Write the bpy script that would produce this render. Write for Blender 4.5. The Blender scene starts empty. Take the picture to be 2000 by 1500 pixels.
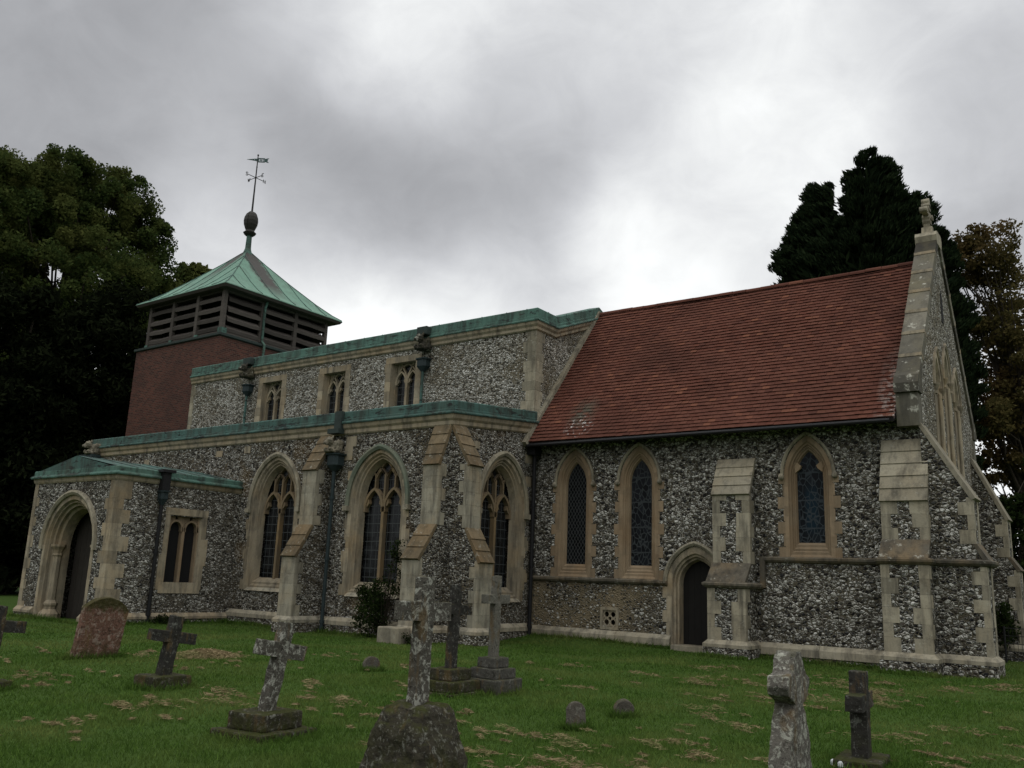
import bpy, bmesh, math, random
import numpy as np
from mathutils import Vector, Matrix, noise as mnoise
from mathutils.geometry import tessellate_polygon
R = math.radians
scene = bpy.context.scene
COL = scene.collection

# ------------------------------------------------------------------ camera
CAM = Vector((0.0, 0.0, 1.65))
F_PX = 1720.0                                   # focal length for a 2000 px wide frame
ROW_R = Vector((0.81203513, 0.58236783, 0.03803483))    # camera right
ROW_D = Vector((-0.09642111, 0.19815168, -0.97541729))  # camera down
ROW_F = Vector((-0.57558832, 0.78840575, 0.21705867))   # camera forward
cd = bpy.data.cameras.new('camera')
cd.sensor_width = 36.0
cd.lens = F_PX / 2000.0 * 36.0
cd.clip_start = 0.1
cd.clip_end = 3000.0
cam = bpy.data.objects.new('camera', cd)
COL.objects.link(cam)
m = Matrix.Identity(4)
for i in range(3):
    m[i][0] = ROW_R[i]; m[i][1] = -ROW_D[i]; m[i][2] = -ROW_F[i]; m[i][3] = CAM[i]
cam.matrix_world = m
scene.camera = cam

def direction(px, py):
    return (ROW_R * ((px - 1000) / F_PX) + ROW_D * ((py - 750) / F_PX) + ROW_F).normalized()

def at(px, py, rng):
    """world point seen at a photograph pixel at a horizontal distance from the camera"""
    d = direction(px, py)
    return CAM + d * (rng / math.hypot(d.x, d.y))

# ------------------------------------------------------------------ node helper
class NT:
    def __init__(s, tree):
        s.t = tree; s.n = tree.nodes; s.l = tree.links
    def new(s, kind, **k):
        n = s.n.new(kind)
        for a, b in k.items(): setattr(n, a, b)
        return n
    def put(s, sock, v):
        if v is None: return
        if isinstance(v, bpy.types.NodeSocket): s.l.new(v, sock)
        elif isinstance(v, (tuple, list)) and sock.type == 'RGBA' and len(v) == 3: sock.default_value = (*v, 1)
        else: sock.default_value = v
    def math(s, op, a, b=None, c=None, clamp=False):
        n = s.new('ShaderNodeMath', operation=op); n.use_clamp = clamp
        s.put(n.inputs[0], a); s.put(n.inputs[1], b); s.put(n.inputs[2], c)
        return n.outputs[0]
    def vmath(s, op, a, b=None):
        n = s.new('ShaderNodeVectorMath', operation=op)
        s.put(n.inputs[0], a); s.put(n.inputs[1], b)
        return n.outputs['Value'] if op in ('DOT_PRODUCT', 'LENGTH') else n.outputs[0]
    def mapr(s, v, a, b, c=0.0, d=1.0, smooth=False):
        n = s.new('ShaderNodeMapRange'); n.clamp = True
        if smooth: n.interpolation_type = 'SMOOTHSTEP'
        s.put(n.inputs[0], v); s.put(n.inputs[1], a); s.put(n.inputs[2], b); s.put(n.inputs[3], c); s.put(n.inputs[4], d)
        return n.outputs[0]
    def noise(s, vec, scale, detail=4, rough=0.55, dist=0.0):
        n = s.new('ShaderNodeTexNoise')
        s.put(n.inputs['Vector'], vec); n.inputs['Scale'].default_value = scale
        n.inputs['Detail'].default_value = detail; n.inputs['Roughness'].default_value = rough
        n.inputs['Distortion'].default_value = dist
        return n.outputs['Fac']
    def voro(s, vec, scale, feature='F1', rand=1.0):
        n = s.new('ShaderNodeTexVoronoi', feature=feature)
        s.put(n.inputs['Vector'], vec); n.inputs['Scale'].default_value = scale
        n.inputs['Randomness'].default_value = rand
        return n
    def ramp(s, fac, stops, interp='LINEAR'):
        n = s.new('ShaderNodeValToRGB'); cr = n.color_ramp; cr.interpolation = interp
        while len(cr.elements) < len(stops): cr.elements.new(0.5)
        for e, (p, c) in zip(cr.elements, stops):
            e.position = p; e.color = (*c, 1)
        s.put(n.inputs[0], fac)
        return n.outputs[0]
    def mix(s, fac, a, b, mode='MIX'):
        n = s.new('ShaderNodeMix', data_type='RGBA', blend_type=mode)
        s.put(n.inputs['Factor'], fac); s.put(n.inputs['A'], a) if False else None
        s.put(n.inputs[0], fac); s.put(n.inputs[6], a); s.put(n.inputs[7], b)
        return n.outputs[2]
    def sep(s, v):
        n = s.new('ShaderNodeSeparateXYZ'); s.put(n.inputs[0], v); return n.outputs
    def comb(s, x, y, z):
        n = s.new('ShaderNodeCombineXYZ'); s.put(n.inputs[0], x); s.put(n.inputs[1], y); s.put(n.inputs[2], z); return n.outputs[0]
    def geo(s): return s.new('ShaderNodeNewGeometry').outputs
    def bump(s, h, strength=0.5, dist=0.02):
        n = s.new('ShaderNodeBump'); n.inputs['Strength'].default_value = strength
        n.inputs['Distance'].default_value = dist; s.put(n.inputs['Height'], h)
        return n.outputs[0]

# ------------------------------------------------------------------ world: overcast sky
SUN_EL, SUN_AZ = 64.0, 150.0      # the brightest part of the overcast, behind the camera
world = bpy.data.worlds.new('World'); scene.world = world
world.use_nodes = True
w = NT(world.node_tree); w.n.clear()
tc = w.new('ShaderNodeTexCoord').outputs['Generated']
dirv = w.vmath('NORMALIZE', tc)
SKY = [  # brightness of parts of the cloud cover (linear), by direction
    (50, 60, .42), (330, 120, .39), (180, 280, .36), (600, 60, .58), (830, 60, .98), (1010, 90, .80), (1210, 90, .66),
    (1420, 50, .80), (1620, 50, .74), (1920, 60, .70), (600, 330, .36), (800, 310, .35), (1000, 300, .37), (1120, 200, .46), (950, 180, .50),
    (740, 440, .37), (920, 430, .40), (1290, 250, .70), (1570, 180, 1.1), (1460, 320, .95), (1880, 230, .46), (1960, 400, .50), (1250, 500, 1.1),
    (700, 610, 1.15), (900, 570, .95), (430, 340, .50), (370, 480, .74), (550, 540, .70), (1050, 480, .62), (1680, 200, .84), (1790, 130, .58), (1360, 420, .66), (200, 900, .9), (1990, 950, .9)]
num = den = None
# warp the lookup so the soft patches get ragged cloud edges
zc = w.math('MAXIMUM', w.sep(dirv)[2], 0.08)
plane = w.vmath('DIVIDE', dirv, w.comb(zc, zc, zc))
wn = w.new('ShaderNodeTexNoise'); w.put(wn.inputs['Vector'], dirv); wn.inputs['Scale'].default_value = 5.0; wn.inputs['Detail'].default_value = 8
warp = w.vmath('MULTIPLY', w.vmath('SUBTRACT', wn.outputs['Color'], (0.5, 0.5, 0.5)), (0.15, 0.15, 0.15))
dw = w.vmath('NORMALIZE', w.vmath('ADD', dirv, warp))
for px, py, val in SKY:
    d = direction(px, py)
    dot = w.vmath('DOT_PRODUCT', dw, tuple(d))
    wt = w.math('EXPONENT', w.math('MULTIPLY', w.math('SUBTRACT', dot, 1.0), 330.0))
    nv = w.math('MULTIPLY', wt, val)
    num = nv if num is None else w.math('ADD', num, nv)
    den = wt if den is None else w.math('ADD', den, wt)
SKY_BASE = w.mapr(w.sep(dirv)[2], 0.0, 1.0, 0.30, 1.45)
num = w.math('ADD', num, w.math('MULTIPLY', SKY_BASE, 0.004)); den = w.math('ADD', den, 0.004)
cl = w.math('DIVIDE', num, den)
n1 = w.noise(w.vmath('MULTIPLY', dirv, (1, 1, 1.5)), 4.5, 7, 0.58, 0.2)
cl = w.math('MULTIPLY', cl, w.mapr(n1, 0.25, 0.75, 0.90, 1.10))
n2 = w.noise(w.vmath('MULTIPLY', dirv, (1, 1, 1.4)), 11.0, 9, 0.6, 0.6)
cl = w.math('MULTIPLY', cl, w.mapr(n2, 0.3, 0.7, 0.93, 1.07))
tint = w.ramp(cl, [(0.0, (0.90, 0.93, 1.0)), (0.35, (0.94, 0.955, 1.0)), (0.6, (0.95, 0.965, 1.0)), (0.9, (0.985, 1.0, 1.0))])
cloud = w.mix(1.0, tint, w.comb(cl, cl, cl), 'MULTIPLY')
sky = w.new('ShaderNodeTexSky'); sky.sky_type = 'NISHITA'; sky.sun_disc = False
sky.sun_elevation = R(SUN_EL); sky.sun_rotation = R(SUN_AZ)
bg1 = w.new('ShaderNodeBackground'); w.put(bg1.inputs[0], cloud); bg1.inputs[1].default_value = 1.1
bg2 = w.new('ShaderNodeBackground'); w.put(bg2.inputs[0], sky.outputs[0]); bg2.inputs[1].default_value = 0.05
mixs = w.new('ShaderNodeMixShader'); mixs.inputs[0].default_value = 0.06
w.l.new(bg1.outputs[0], mixs.inputs[1]); w.l.new(bg2.outputs[0], mixs.inputs[2])
wo = w.new('ShaderNodeOutputWorld'); w.l.new(mixs.outputs[0], wo.inputs[0])

sd = bpy.data.lights.new('sun', 'SUN'); sd.energy = 0.5; sd.angle = R(60); sd.color = (1.0, 0.97, 0.92)
sun = bpy.data.objects.new('sun', sd); COL.objects.link(sun)
sv = Vector((math.sin(R(SUN_AZ)) * math.cos(R(SUN_EL)), math.cos(R(SUN_AZ)) * math.cos(R(SUN_EL)), math.sin(R(SUN_EL))))
sun.rotation_euler = sv.to_track_quat('Z', 'Y').to_euler()
sun.location = (5, -5, 30)

vs = scene.view_settings
vs.view_transform = 'Standard'; vs.look = 'None'; vs.exposure = 0.0; vs.gamma = 1.0; vs.use_curve_mapping = False

# ------------------------------------------------------------------ materials
def mat(name, rough=0.85, spec=0.25):
    m = bpy.data.materials.new(name); m.use_nodes = True
    t = NT(m.node_tree); t.n.clear()
    b = t.new('ShaderNodeBsdfPrincipled'); b.inputs['Roughness'].default_value = rough
    b.inputs['Specular IOR Level'].default_value = spec
    o = t.new('ShaderNodeOutputMaterial'); t.l.new(b.outputs[0], o.inputs[0])
    return m, t, b

def flint(name, scale, stops, mortar=(.20, .165, .115), mw=0.10, ochre=0.0, squash=1.45, smear=0.5, lime=None):
    m, t, b = mat(name, 0.9, 0.06)
    pos = t.geo()['Position']
    nz = t.new('ShaderNodeTexNoise'); t.put(nz.inputs['Vector'], pos); nz.inputs['Scale'].default_value = 7.0; nz.inputs['Detail'].default_value = 2
    p = t.vmath('ADD', pos, t.vmath('MULTIPLY', t.vmath('SUBTRACT', nz.outputs['Color'], (.5, .5, .5)), (.06, .06, .05)))
    p = t.vmath('MULTIPLY', p, (1, 1, squash))
    v = t.voro(p, scale); e = t.voro(p, scale, 'DISTANCE_TO_EDGE').outputs['Distance']
    c = t.sep(v.outputs['Color'])
    grain = t.noise(pos, 38, 3, 0.6)
    shard = t.sep(t.voro(p, scale * 1.9).outputs['Color'])[0]
    val = t.math('ADD', t.math('ADD', t.math('MULTIPLY', c[0], .58), t.math('MULTIPLY', shard, .52)), t.math('MULTIPLY', t.math('SUBTRACT', grain, .60), .9), clamp=True)
    rim = t.math('MULTIPLY', t.mapr(e, .10, .22, 1, 0), t.math('GREATER_THAN', c[1], .45))
    val = t.math('ADD', val, t.math('MULTIPLY', rim, .3), clamp=True)
    val = t.math('ADD', val, t.math('MULTIPLY', t.math('SUBTRACT', t.noise(pos, 1.3, 4, .65), .5), .32), clamp=True)
    col = t.ramp(val, stops)
    col = t.mix(t.mapr(c[1], .5, 1., 0.0, .22), col, (.20, .155, .10), 'MIX')
    big = t.noise(pos, .7, 4, .6)
    edge = t.math('SUBTRACT', e, t.math('MULTIPLY', t.math('SUBTRACT', t.noise(pos, 14, 3), .42), .22))
    edge = t.math('SUBTRACT', edge, t.mapr(big, .5, .75, 0.0, smear * .35))
    if lime:     # a panel repointed with much more mortar: x and z limits
        q = t.sep(pos)
        lm = t.math('MULTIPLY', t.mapr(q[0], lime[0], lime[0] - 1.6), t.mapr(q[2], lime[1] + .02, lime[1] - .02))
        lm = t.math('MULTIPLY', lm, t.mapr(t.noise(pos, 1.1, 3, .6), .3, .6))
        edge = t.math('SUBTRACT', edge, t.math('MULTIPLY', lm, .20))
    mk = t.mapr(edge, mw * .35, mw, 1, 0)
    if lime: mortar_hi = lm
    mcol = t.mix(t.noise(pos, 3.1, 4), tuple(x * .55 for x in mortar), tuple(x * 1.35 for x in mortar))
    if lime: mcol = t.mix(mortar_hi, mcol, t.mix(t.noise(pos, 6, 4), (.17, .135, .085), (.30, .245, .16)))
    col = t.mix(mk, col, mcol)
    if ochre:
        col = t.mix(t.mapr(t.noise(pos, .55, 3, .6), .56, .74, 0, ochre), col, (.20, .12, .04), 'MIX')
    stain = t.noise(t.vmath('MULTIPLY', pos, (1, 1, .35)), 1.1, 5, .6)
    col = t.mix(t.mapr(stain, .42, .72, 0, .5), col, t.mix(.5, col, (.045, .042, .032)), 'MIX')
    t.put(b.inputs['Base Color'], col)
    h = t.math('ADD', t.math('MULTIPLY', t.math('MINIMUM', e, .25), 2.2), t.math('MULTIPLY', grain, .35))
    h = t.math('ADD', h, t.math('MULTIPLY', c[2], .35))
    t.put(b.inputs['Normal'], t.bump(h, .9, .05))
    return m

def stone(name, base, dark=(.06, .055, .045), ochre=(.32, .20, .08), oc=.35, grime=.6, var=.35, lichen=.15, lsc=8):
    m, t, b = mat(name, 0.9, 0.15)
    g = t.geo(); pos = g['Position']
    rnd = g['Random Per Island']
    f = t.mapr(rnd, 0, 1, 1 - var, 1 + var * .7)
    col = t.mix(1.0, base, t.comb(f, f, f), 'MULTIPLY')
    col = t.mix(t.mapr(t.noise(pos, 1.3, 5, .6), .45, .7, 0, oc), col, ochre)
    streak = t.noise(t.vmath('MULTIPLY', pos, (5, 5, .8)), 1.0, 5, .65)
    col = t.mix(t.mapr(streak, .46, .70, 0, grime), col, dark)
    col = t.mix(t.mapr(t.noise(pos, 2.7, 6, .7), .52, .62, 0, grime * .45), col, tuple(x * 1.3 for x in dark))
    sp = t.noise(pos, 26, 4, .65)
    col = t.mix(t.mapr(sp, .55, .8, 0, .45), col, tuple(x * .45 for x in base))
    col = t.mix(t.mapr(t.noise(pos, lsc, 4, .7), .60, .68, 0, lichen), col, (.46, .45, .38))
    t.put(b.inputs['Base Color'], col)
    t.put(b.inputs['Normal'], t.bump(t.math('ADD', sp, t.noise(pos, 9, 4)), .35, .015))
    return m

def grave(name, base, lichen=.5, moss=.6, white=(.40, .41, .36), ltone=.56, lscale=9, low_moss=0.35, hi=None):
    m, t, b = mat(name, 0.95, 0.1)
    g = t.geo(); pos = g['Position']
    n1 = t.noise(pos, 6, 5, .65)
    col = t.mix(n1, tuple(x * .55 for x in base), tuple(x * 1.4 for x in base))
    l1 = t.mapr(t.noise(pos, lscale, 6, .7, .6), ltone, ltone + .05, 0, lichen)
    l2 = t.mapr(t.noise(t.vmath('ADD', pos, (5, 3, 1)), lscale * 2.6, 4, .7), .58, .62, 0, lichen * .8)
    col = t.mix(l1, col, white); col = t.mix(l2, col, tuple(x * .8 for x in white))
    dk = t.mapr(t.noise(t.vmath('ADD', pos, (9, 1, 4)), lscale * 1.7, 5, .7), .56, .64, 0, .75)
    col = t.mix(dk, col, (.018, .017, .014))
    nz = t.sep(g['Normal'])[2]
    mz = t.math('MULTIPLY', t.mapr(nz, .25, .8), t.mapr(t.noise(pos, 5, 5, .6), .38, .55, 0, moss))
    lowz = t.math('MULTIPLY', t.mapr(t.sep(pos)[2], .05, low_moss, 1, 0), t.mapr(t.noise(pos, 7, 4, .6), .4, .6, 0, moss))
    mz = t.math('MAXIMUM', mz, lowz)
    col = t.mix(t.mapr(t.noise(t.vmath('MULTIPLY', pos, (3, 3, .9)), 2.2, 4, .6), .56, .66, 0, .55), col, (.13, .085, .035))
    if hi: mz = t.math('MAXIMUM', mz, t.math('MULTIPLY', t.mapr(t.math('ADD', t.sep(pos)[2], t.math('MULTIPLY', t.math('SUBTRACT', n1, .5), .5)), hi - .04, hi + .06), .85))
    mcol = t.mix(t.noise(pos, 40, 3), (.012, .014, .005), (.06, .065, .018))
    col = t.mix(mz, col, mcol)
    t.put(b.inputs['Base Color'], col)
    t.put(b.inputs['Normal'], t.bump(t.math('ADD', t.noise(pos, 30, 5, .7), t.math('MULTIPLY', n1, 1.5)), .7, .02))
    return m

M = {}
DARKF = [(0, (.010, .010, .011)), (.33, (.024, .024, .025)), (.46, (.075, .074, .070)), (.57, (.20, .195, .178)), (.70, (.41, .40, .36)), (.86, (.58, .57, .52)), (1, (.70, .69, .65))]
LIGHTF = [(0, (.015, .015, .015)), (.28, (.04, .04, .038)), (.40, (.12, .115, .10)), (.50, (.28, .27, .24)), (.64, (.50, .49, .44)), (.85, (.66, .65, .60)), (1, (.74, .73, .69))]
M['flint_chancel'] = flint('flint_chancel', 10.0, DARKF, mortar=(.10, .088, .062), mw=.09, smear=.12, lime=(-10.6, 1.72))
M['flint_low'] = flint('flint_low', 8.6, DARKF, mortar=(.24, .19, .125), mw=.15, smear=.9)
M['flint_aisle'] = flint('flint_aisle', 11.2, DARKF, mortar=(.125, .105, .072), mw=.10, ochre=.5, squash=1.8, smear=.35)
M['flint_clerestory'] = flint('flint_clerestory', 11.0, LIGHTF, mortar=(.19, .165, .118), mw=.10, ochre=.2, squash=1.6, smear=.5)
M['flint_porch'] = flint('flint_porch', 10.4, DARKF, mortar=(.13, .115, .088), mw=.10, squash=1.6, smear=.3)
M['stone'] = stone('limestone', (.31, .265, .19), grime=.75)
M['stone_grey'] = stone('weathered_limestone', (.31, .28, .21), ochre=(.24, .18, .10), oc=.3, grime=.75, lichen=.3)
M['stone_warm'] = stone('warm_limestone', (.265, .20, .13), ochre=(.21, .128, .064), oc=.55, grime=.35, var=.2, lichen=.05)
M['stone_tracery'] = stone('brown_shaded_tracery_stone', (.19, .145, .09), oc=.5, grime=.5, var=.1, lichen=.02)  # brown stone, base darkened further to put the window recess shade into its colour
M['stone_dark'] = stone('blackened_stone', (.135, .12, .092), dark=(.03, .028, .024), oc=.3, grime=.8, var=.4, lichen=.5, lsc=5)
M['stone_slab'] = stone('mossy_slab', (.15, .115, .07), dark=(.035, .032, .022), ochre=(.16, .10, .045), oc=.5, grime=.6, var=.4, lichen=.35)
M['stone_coping'] = stone('coping_stone', (.13, .12, .095), dark=(.035, .033, .03), ochre=(.19, .165, .09), oc=.45, grime=.55, var=.75, lichen=.9, lsc=3.2)
M['stone_pale'] = stone('pale_limestone', (.31, .285, .22), grime=.8, oc=.35, var=.12, lichen=.3)

def copper(name, base=(.085, .172, .138), stain=.85, fine=True):
    m, t, b = mat(name, 0.75, 0.25)
    g = t.geo(); pos = g['Position']
    r = t.mapr(g['Random Per Island'], 0, 1, .82, 1.15)
    col = t.mix(t.noise(pos, 2.2, 5, .6), tuple(x * .68 for x in base), tuple(x * 1.25 for x in base))
    col = t.mix(1.0, col, t.comb(r, r, r), 'MULTIPLY')
    s1 = t.noise(t.vmath('MULTIPLY', pos, (3.2, 3.2, .55)), 1.0, 5, .7)
    col = t.mix(t.mapr(s1, .44, .62, 0, stain), col, (.035, .05, .042))
    s2 = t.noise(t.vmath('MULTIPLY', pos, (1.2, 1.2, 4.5)), 1.6, 6, .75)
    col = t.mix(t.mapr(s2, .545, .59, 0, stain), col, (.018, .02, .019))
    col = t.mix(t.mapr(t.noise(pos, 1.1, 5, .65), .5, .68, 0, .45), col, (.07, .075, .055))
    t.put(b.inputs['Base Color'], col)
    t.put(b.inputs['Normal'], t.bump(t.noise(pos, 6, 4), .25, .02))
    return m
M['copper'] = copper('verdigris_copper')
M['copper_dark'] = copper('stained_copper', (.06, .125, .108), .95)

def tower_copper():
    m, t, b = mat('tower_roof_copper', 0.7, .3)
    g = t.geo(); pos = g['Position']
    col = t.mix(t.noise(pos, .9, 4, .6), (.105, .215, .16), (.165, .30, .22))
    col = t.mix(t.mapr(t.noise(t.vmath('MULTIPLY', pos, (1, 1, .4)), 1.6, 5, .7), .46, .68, 0, .6), col, (.075, .115, .09))
    # two long brown-grey run-off stains below the finial, one on the east and one on the south slope
    p = t.sep(pos)
    dy = t.math('SUBTRACT', p[1], 26.42); dx = t.math('SUBTRACT', p[0], -36.42)
    dz = t.math('SUBTRACT', 17.6, p[2])
    nn = t.math('MULTIPLY', t.math('SUBTRACT', t.noise(t.vmath('MULTIPLY', pos, (2, 2, .8)), 2.0, 4, .6), .5), .9)
    we = t.math('ABSOLUTE', t.math('ADD', t.math('SUBTRACT', dy, -.12), nn))
    ee = t.math('MULTIPLY', t.mapr(we, .42, .62, 1, 0), t.math('GREATER_THAN', dx, t.math('ABSOLUTE', dy)))
    ee = t.math('MULTIPLY', ee, t.mapr(dz, 2.2, 3.3, 1, 0))
    ws = t.math('ABSOLUTE', t.math('ADD', t.math('SUBTRACT', dx, -.15), nn))
    ss = t.math('MULTIPLY', t.mapr(ws, .2, .5, 1, 0), t.math('LESS_THAN', dy, t.math('MULTIPLY', t.math('ABSOLUTE', dx), -1)))
    ss = t.math('MULTIPLY', ss, t.mapr(dz, 1.0, 2.6, 1, 0))
    col = t.mix(t.math('MULTIPLY', t.math('MAXIMUM', ee, ss), 1.0), col, (.05, .046, .04))
    t.put(b.inputs['Base Color'], col)
    t.put(b.inputs['Normal'], t.bump(t.noise(pos, 3, 3), .2, .02))
    return m
M['tower_copper'] = tower_copper()

def brick():
    m, t, b = mat('red_brick', .9, .15)
    g = t.geo(); pos = t.sep(g['Position']); nrm = t.sep(g['Normal'])
    fx = t.math('GREATER_THAN', t.math('ABSOLUTE', nrm[0]), .5)
    u = t.math('ADD', t.math('MULTIPLY', pos[0], t.math('SUBTRACT', 1, fx)), t.math('MULTIPLY', pos[1], fx))
    v = t.comb(u, pos[2], 0)
    k = t.new('ShaderNodeTexBrick'); t.put(k.inputs['Vector'], v)
    k.inputs['Scale'].default_value = 1.0
    k.inputs['Brick Width'].default_value = .225; k.inputs['Row Height'].default_value = .085
    k.inputs['Mortar Size'].default_value = .010; k.inputs['Mortar Smooth'].default_value = .2
    k.inputs['Bias'].default_value = 0.0
    k.inputs['Color1'].default_value = (.052, .022, .02, 1); k.inputs['Color2'].default_value = (.125, .045, .034, 1)
    k.inputs['Mortar'].default_value = (.11, .088, .066, 1)
    col = t.mix(t.mapr(t.noise(g['Position'], .5, 4, .6), .4, .7, 0, .5), k.outputs['Color'], (.05, .028, .024))
    t.put(b.inputs['Base Color'], col)
    t.put(b.inputs['Normal'], t.bump(t.math('SUBTRACT', 1, k.outputs['Fac']), .5, .01))
    return m
M['brick'] = brick()

def tiles():
    m, t, b = mat('clay_roof_tile', .95, .04)
    g = t.geo(); pos = g['Position']; r = g['Random Per Island']
    col = t.ramp(r, [(0, (.080, .034, .026)), (.12, (.110, .043, .030)), (.6, (.114, .048, .035)), (.93, (.132, .055, .038)), (1, (.18, .075, .047))])
    big = t.noise(pos, .55, 5, .6)
    col = t.mix(t.mapr(big, .42, .72, 0, .72), col, (.055, .026, .02))
    p = t.sep(pos)
    # grey moss patch low down near the nave, pale lichen along the coping
    dd = t.vmath('LENGTH', t.vmath('MULTIPLY', t.vmath('SUBTRACT', pos, (-13.55, 22.3, 6.55)), (1.5, 1, .9)))
    mk = t.math('MULTIPLY', t.mapr(dd, .25, .85, 1, 0), t.mapr(t.noise(pos, 4, 4, .6), .35, .55))
    col = t.mix(t.math('MULTIPLY', mk, .8), col, (.075, .078, .06))
    wl = t.math('MULTIPLY', t.mapr(p[0], -5.15, -4.7), t.mapr(p[2], 7.9, 6.4))
    wl = t.math('MULTIPLY', wl, t.mapr(t.noise(pos, 6, 4, .7), .48, .54))
    col = t.mix(t.math('MULTIPLY', wl, .75), col, (.36, .32, .29))
    wl2 = t.math('MULTIPLY', t.mapr(t.vmath('LENGTH', t.vmath('SUBTRACT', pos, (-13.45, 21.9, 6.1))), .2, .55, 1, 0), t.mapr(t.noise(pos, 9, 4, .7), .55, .6))
    col = t.mix(wl2, col, (.5, .49, .46))
    sp = t.noise(pos, 22, 4, .65)
    col = t.mix(t.mapr(sp, .5, .75, 0, .4), col, (.05, .025, .02))
    t.put(b.inputs['Base Color'], col)
    t.put(b.inputs['Normal'], t.bump(sp, .35, .01))
    return m
M['tiles'] = tiles()

def plain(name, col, rough=.8, var=.25, nscale=6, spec=.25, metallic=0.0, island=0.0):
    m, t, b = mat(name, rough, spec)
    g = t.geo(); pos = g['Position']
    c = t.mix(t.noise(pos, nscale, 5, .6), tuple(x * (1 - var) for x in col), tuple(min(1, x * (1 + var)) for x in col))
    if island:
        r = t.mapr(g['Random Per Island'], 0, 1, 1 - island, 1 + island)
        c = t.mix(1.0, c, t.comb(r, r, r), 'MULTIPLY')
    t.put(b.inputs['Base Color'], c); b.inputs['Metallic'].default_value = metallic
    t.put(b.inputs['Normal'], t.bump(t.noise(pos, nscale * 6, 3), .25, .01))
    return m
M['ledge_lead'] = plain('weathered_ledge', (.03, .042, .038), .8, .5, 5)
M['black_iron'] = plain('black_iron', (.012, .012, .013), .55, .3)
M['blue_lead'] = plain('hopper_lead', (.022, .034, .036), .65, .5, 9)
M['dark_door'] = plain('dark_oak_door', (.008, .007, .006), .8, .4, 5)
M['grey_door'] = plain('grey_oak_door', (.026, .022, .018), .85, .4, 5)
M['void'] = plain('unlit_interior', (.01, .01, .01), .95, .2)
M['finial'] = plain('bronze_finial', (.026, .024, .02), .6, .6, 7)
M['rod'] = plain('iron_rod', (.025, .023, .022), .6)
M['vane'] = plain('vane_copper', (.05, .09, .085), .6)
M['white'] = plain('white_paint', (.6, .62, .62), .6, .1)
def wood():
    m, t, b = mat('weathered_oak', .9, .12)
    g = t.geo(); pos = g['Position']
    r = t.mapr(g['Random Per Island'], 0, 1, .6, 1.4)
    gr = t.noise(t.vmath('MULTIPLY', pos, (2.5, 2.5, 40)), 1.0, 4, .6)
    c = t.mix(gr, (.024, .021, .019), (.115, .10, .088))
    c = t.mix(1.0, c, t.comb(r, r, r), 'MULTIPLY')
    t.put(b.inputs['Base Color'], c); t.put(b.inputs['Normal'], t.bump(gr, .4, .01))
    return m
M['oak'] = wood()

def leaded(name, kind, glass=(.008, .009, .010), lead=(.062, .066, .066), blue=0.0):
    m, t, b = mat(name, .3, .12)
    tcn = t.new('ShaderNodeTexCoord').outputs['Object']
    p = t.sep(tcn)
    if kind == 'diamond':
        a = t.math('ADD', t.math('MULTIPLY', p[0], 9.2), t.math('MULTIPLY', p[2], 5.6))
        c = t.math('SUBTRACT', t.math('MULTIPLY', p[0], 9.2), t.math('MULTIPLY', p[2], 5.6))
        la = t.math('ABSOLUTE', t.math('SUBTRACT', t.math('FRACT', a), .5)); lb = t.math('ABSOLUTE', t.math('SUBTRACT', t.math('FRACT', c), .5))
        mk = t.mapr(t.math('MINIMUM', la, lb), .05, .085, 1, 0)
        cell = t.math('ADD', t.math('FLOOR', a), t.math('MULTIPLY', t.math('FLOOR', c), 7.3))
    elif kind == 'square':
        a = t.math('MULTIPLY', p[0], 5.2); c = t.math('MULTIPLY', p[2], 4.0)
        la = t.math('ABSOLUTE', t.math('SUBTRACT', t.math('FRACT', a), .5)); lb = t.math('ABSOLUTE', t.math('SUBTRACT', t.math('FRACT', c), .5))
        mk = t.mapr(t.math('MINIMUM', la, lb), .03, .06, 1, 0)
        cell = t.math('ADD', t.math('FLOOR', a), t.math('MULTIPLY', t.math('FLOOR', c), 7.3))
    else:
        v = t.voro(t.vmath('MULTIPLY', tcn, (1, 0, .62)), 8.5, 'DISTANCE_TO_EDGE').outputs['Distance']
        mk = t.mapr(v, .035, .075, 1, 0)
        bar = t.math('ABSOLUTE', t.math('SUBTRACT', t.math('FRACT', t.math('MULTIPLY', p[2], 1.45)), .5))
        mk = t.math('MAXIMUM', mk, t.mapr(bar, .012, .03, 1, 0))
        cell = t.sep(t.voro(t.vmath('MULTIPLY', tcn, (1, 0, .62)), 8.5).outputs['Color'])[0]
    wn = t.new('ShaderNodeTexWhiteNoise', noise_dimensions='1D'); t.put(wn.inputs['W'], cell)
    gc = t.mix(wn.outputs['Value'], tuple(x * .4 for x in glass), tuple(x * 1.6 for x in glass))
    if blue:
        mx = t.math('MULTIPLY', t.mapr(t.math('ABSOLUTE', t.math('SUBTRACT', p[0], .02)), .1, .2, 1, 0), t.math('MULTIPLY', t.mapr(p[2], .15, .4), t.mapr(p[2], 1.5, 1.2)))
        gc = t.mix(t.math('MULTIPLY', mx, blue), gc, (.006, .018, .028))
    t.put(b.inputs['Base Color'], t.mix(mk, gc, lead))
    t.put(b.inputs['Roughness'], t.mapr(mk, 0, 1, .2, .7))
    t.put(b.inputs['Normal'], t.bump(t.math('ADD', mk, t.math('MULTIPLY', wn.outputs['Value'], .5)), .3, .01))
    return m
M['glass_diamond'] = leaded('diamond_leaded_glass', 'diamond')
M['glass_square'] = leaded('square_leaded_glass', 'square', (.010, .011, .012), (.05, .055, .055))
M['glass_stained'] = leaded('stained_glass', 'stained', (.006, .007, .009), (.042, .048, .05), 0)
M['glass_blue'] = leaded('blue_stained_glass', 'stained', (.006, .008, .010), (.036, .044, .05), .9)
for k in ('glass_square',):
    M[k].node_tree.nodes['Principled BSDF'].inputs['Specular IOR Level'].default_value = .3

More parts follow.
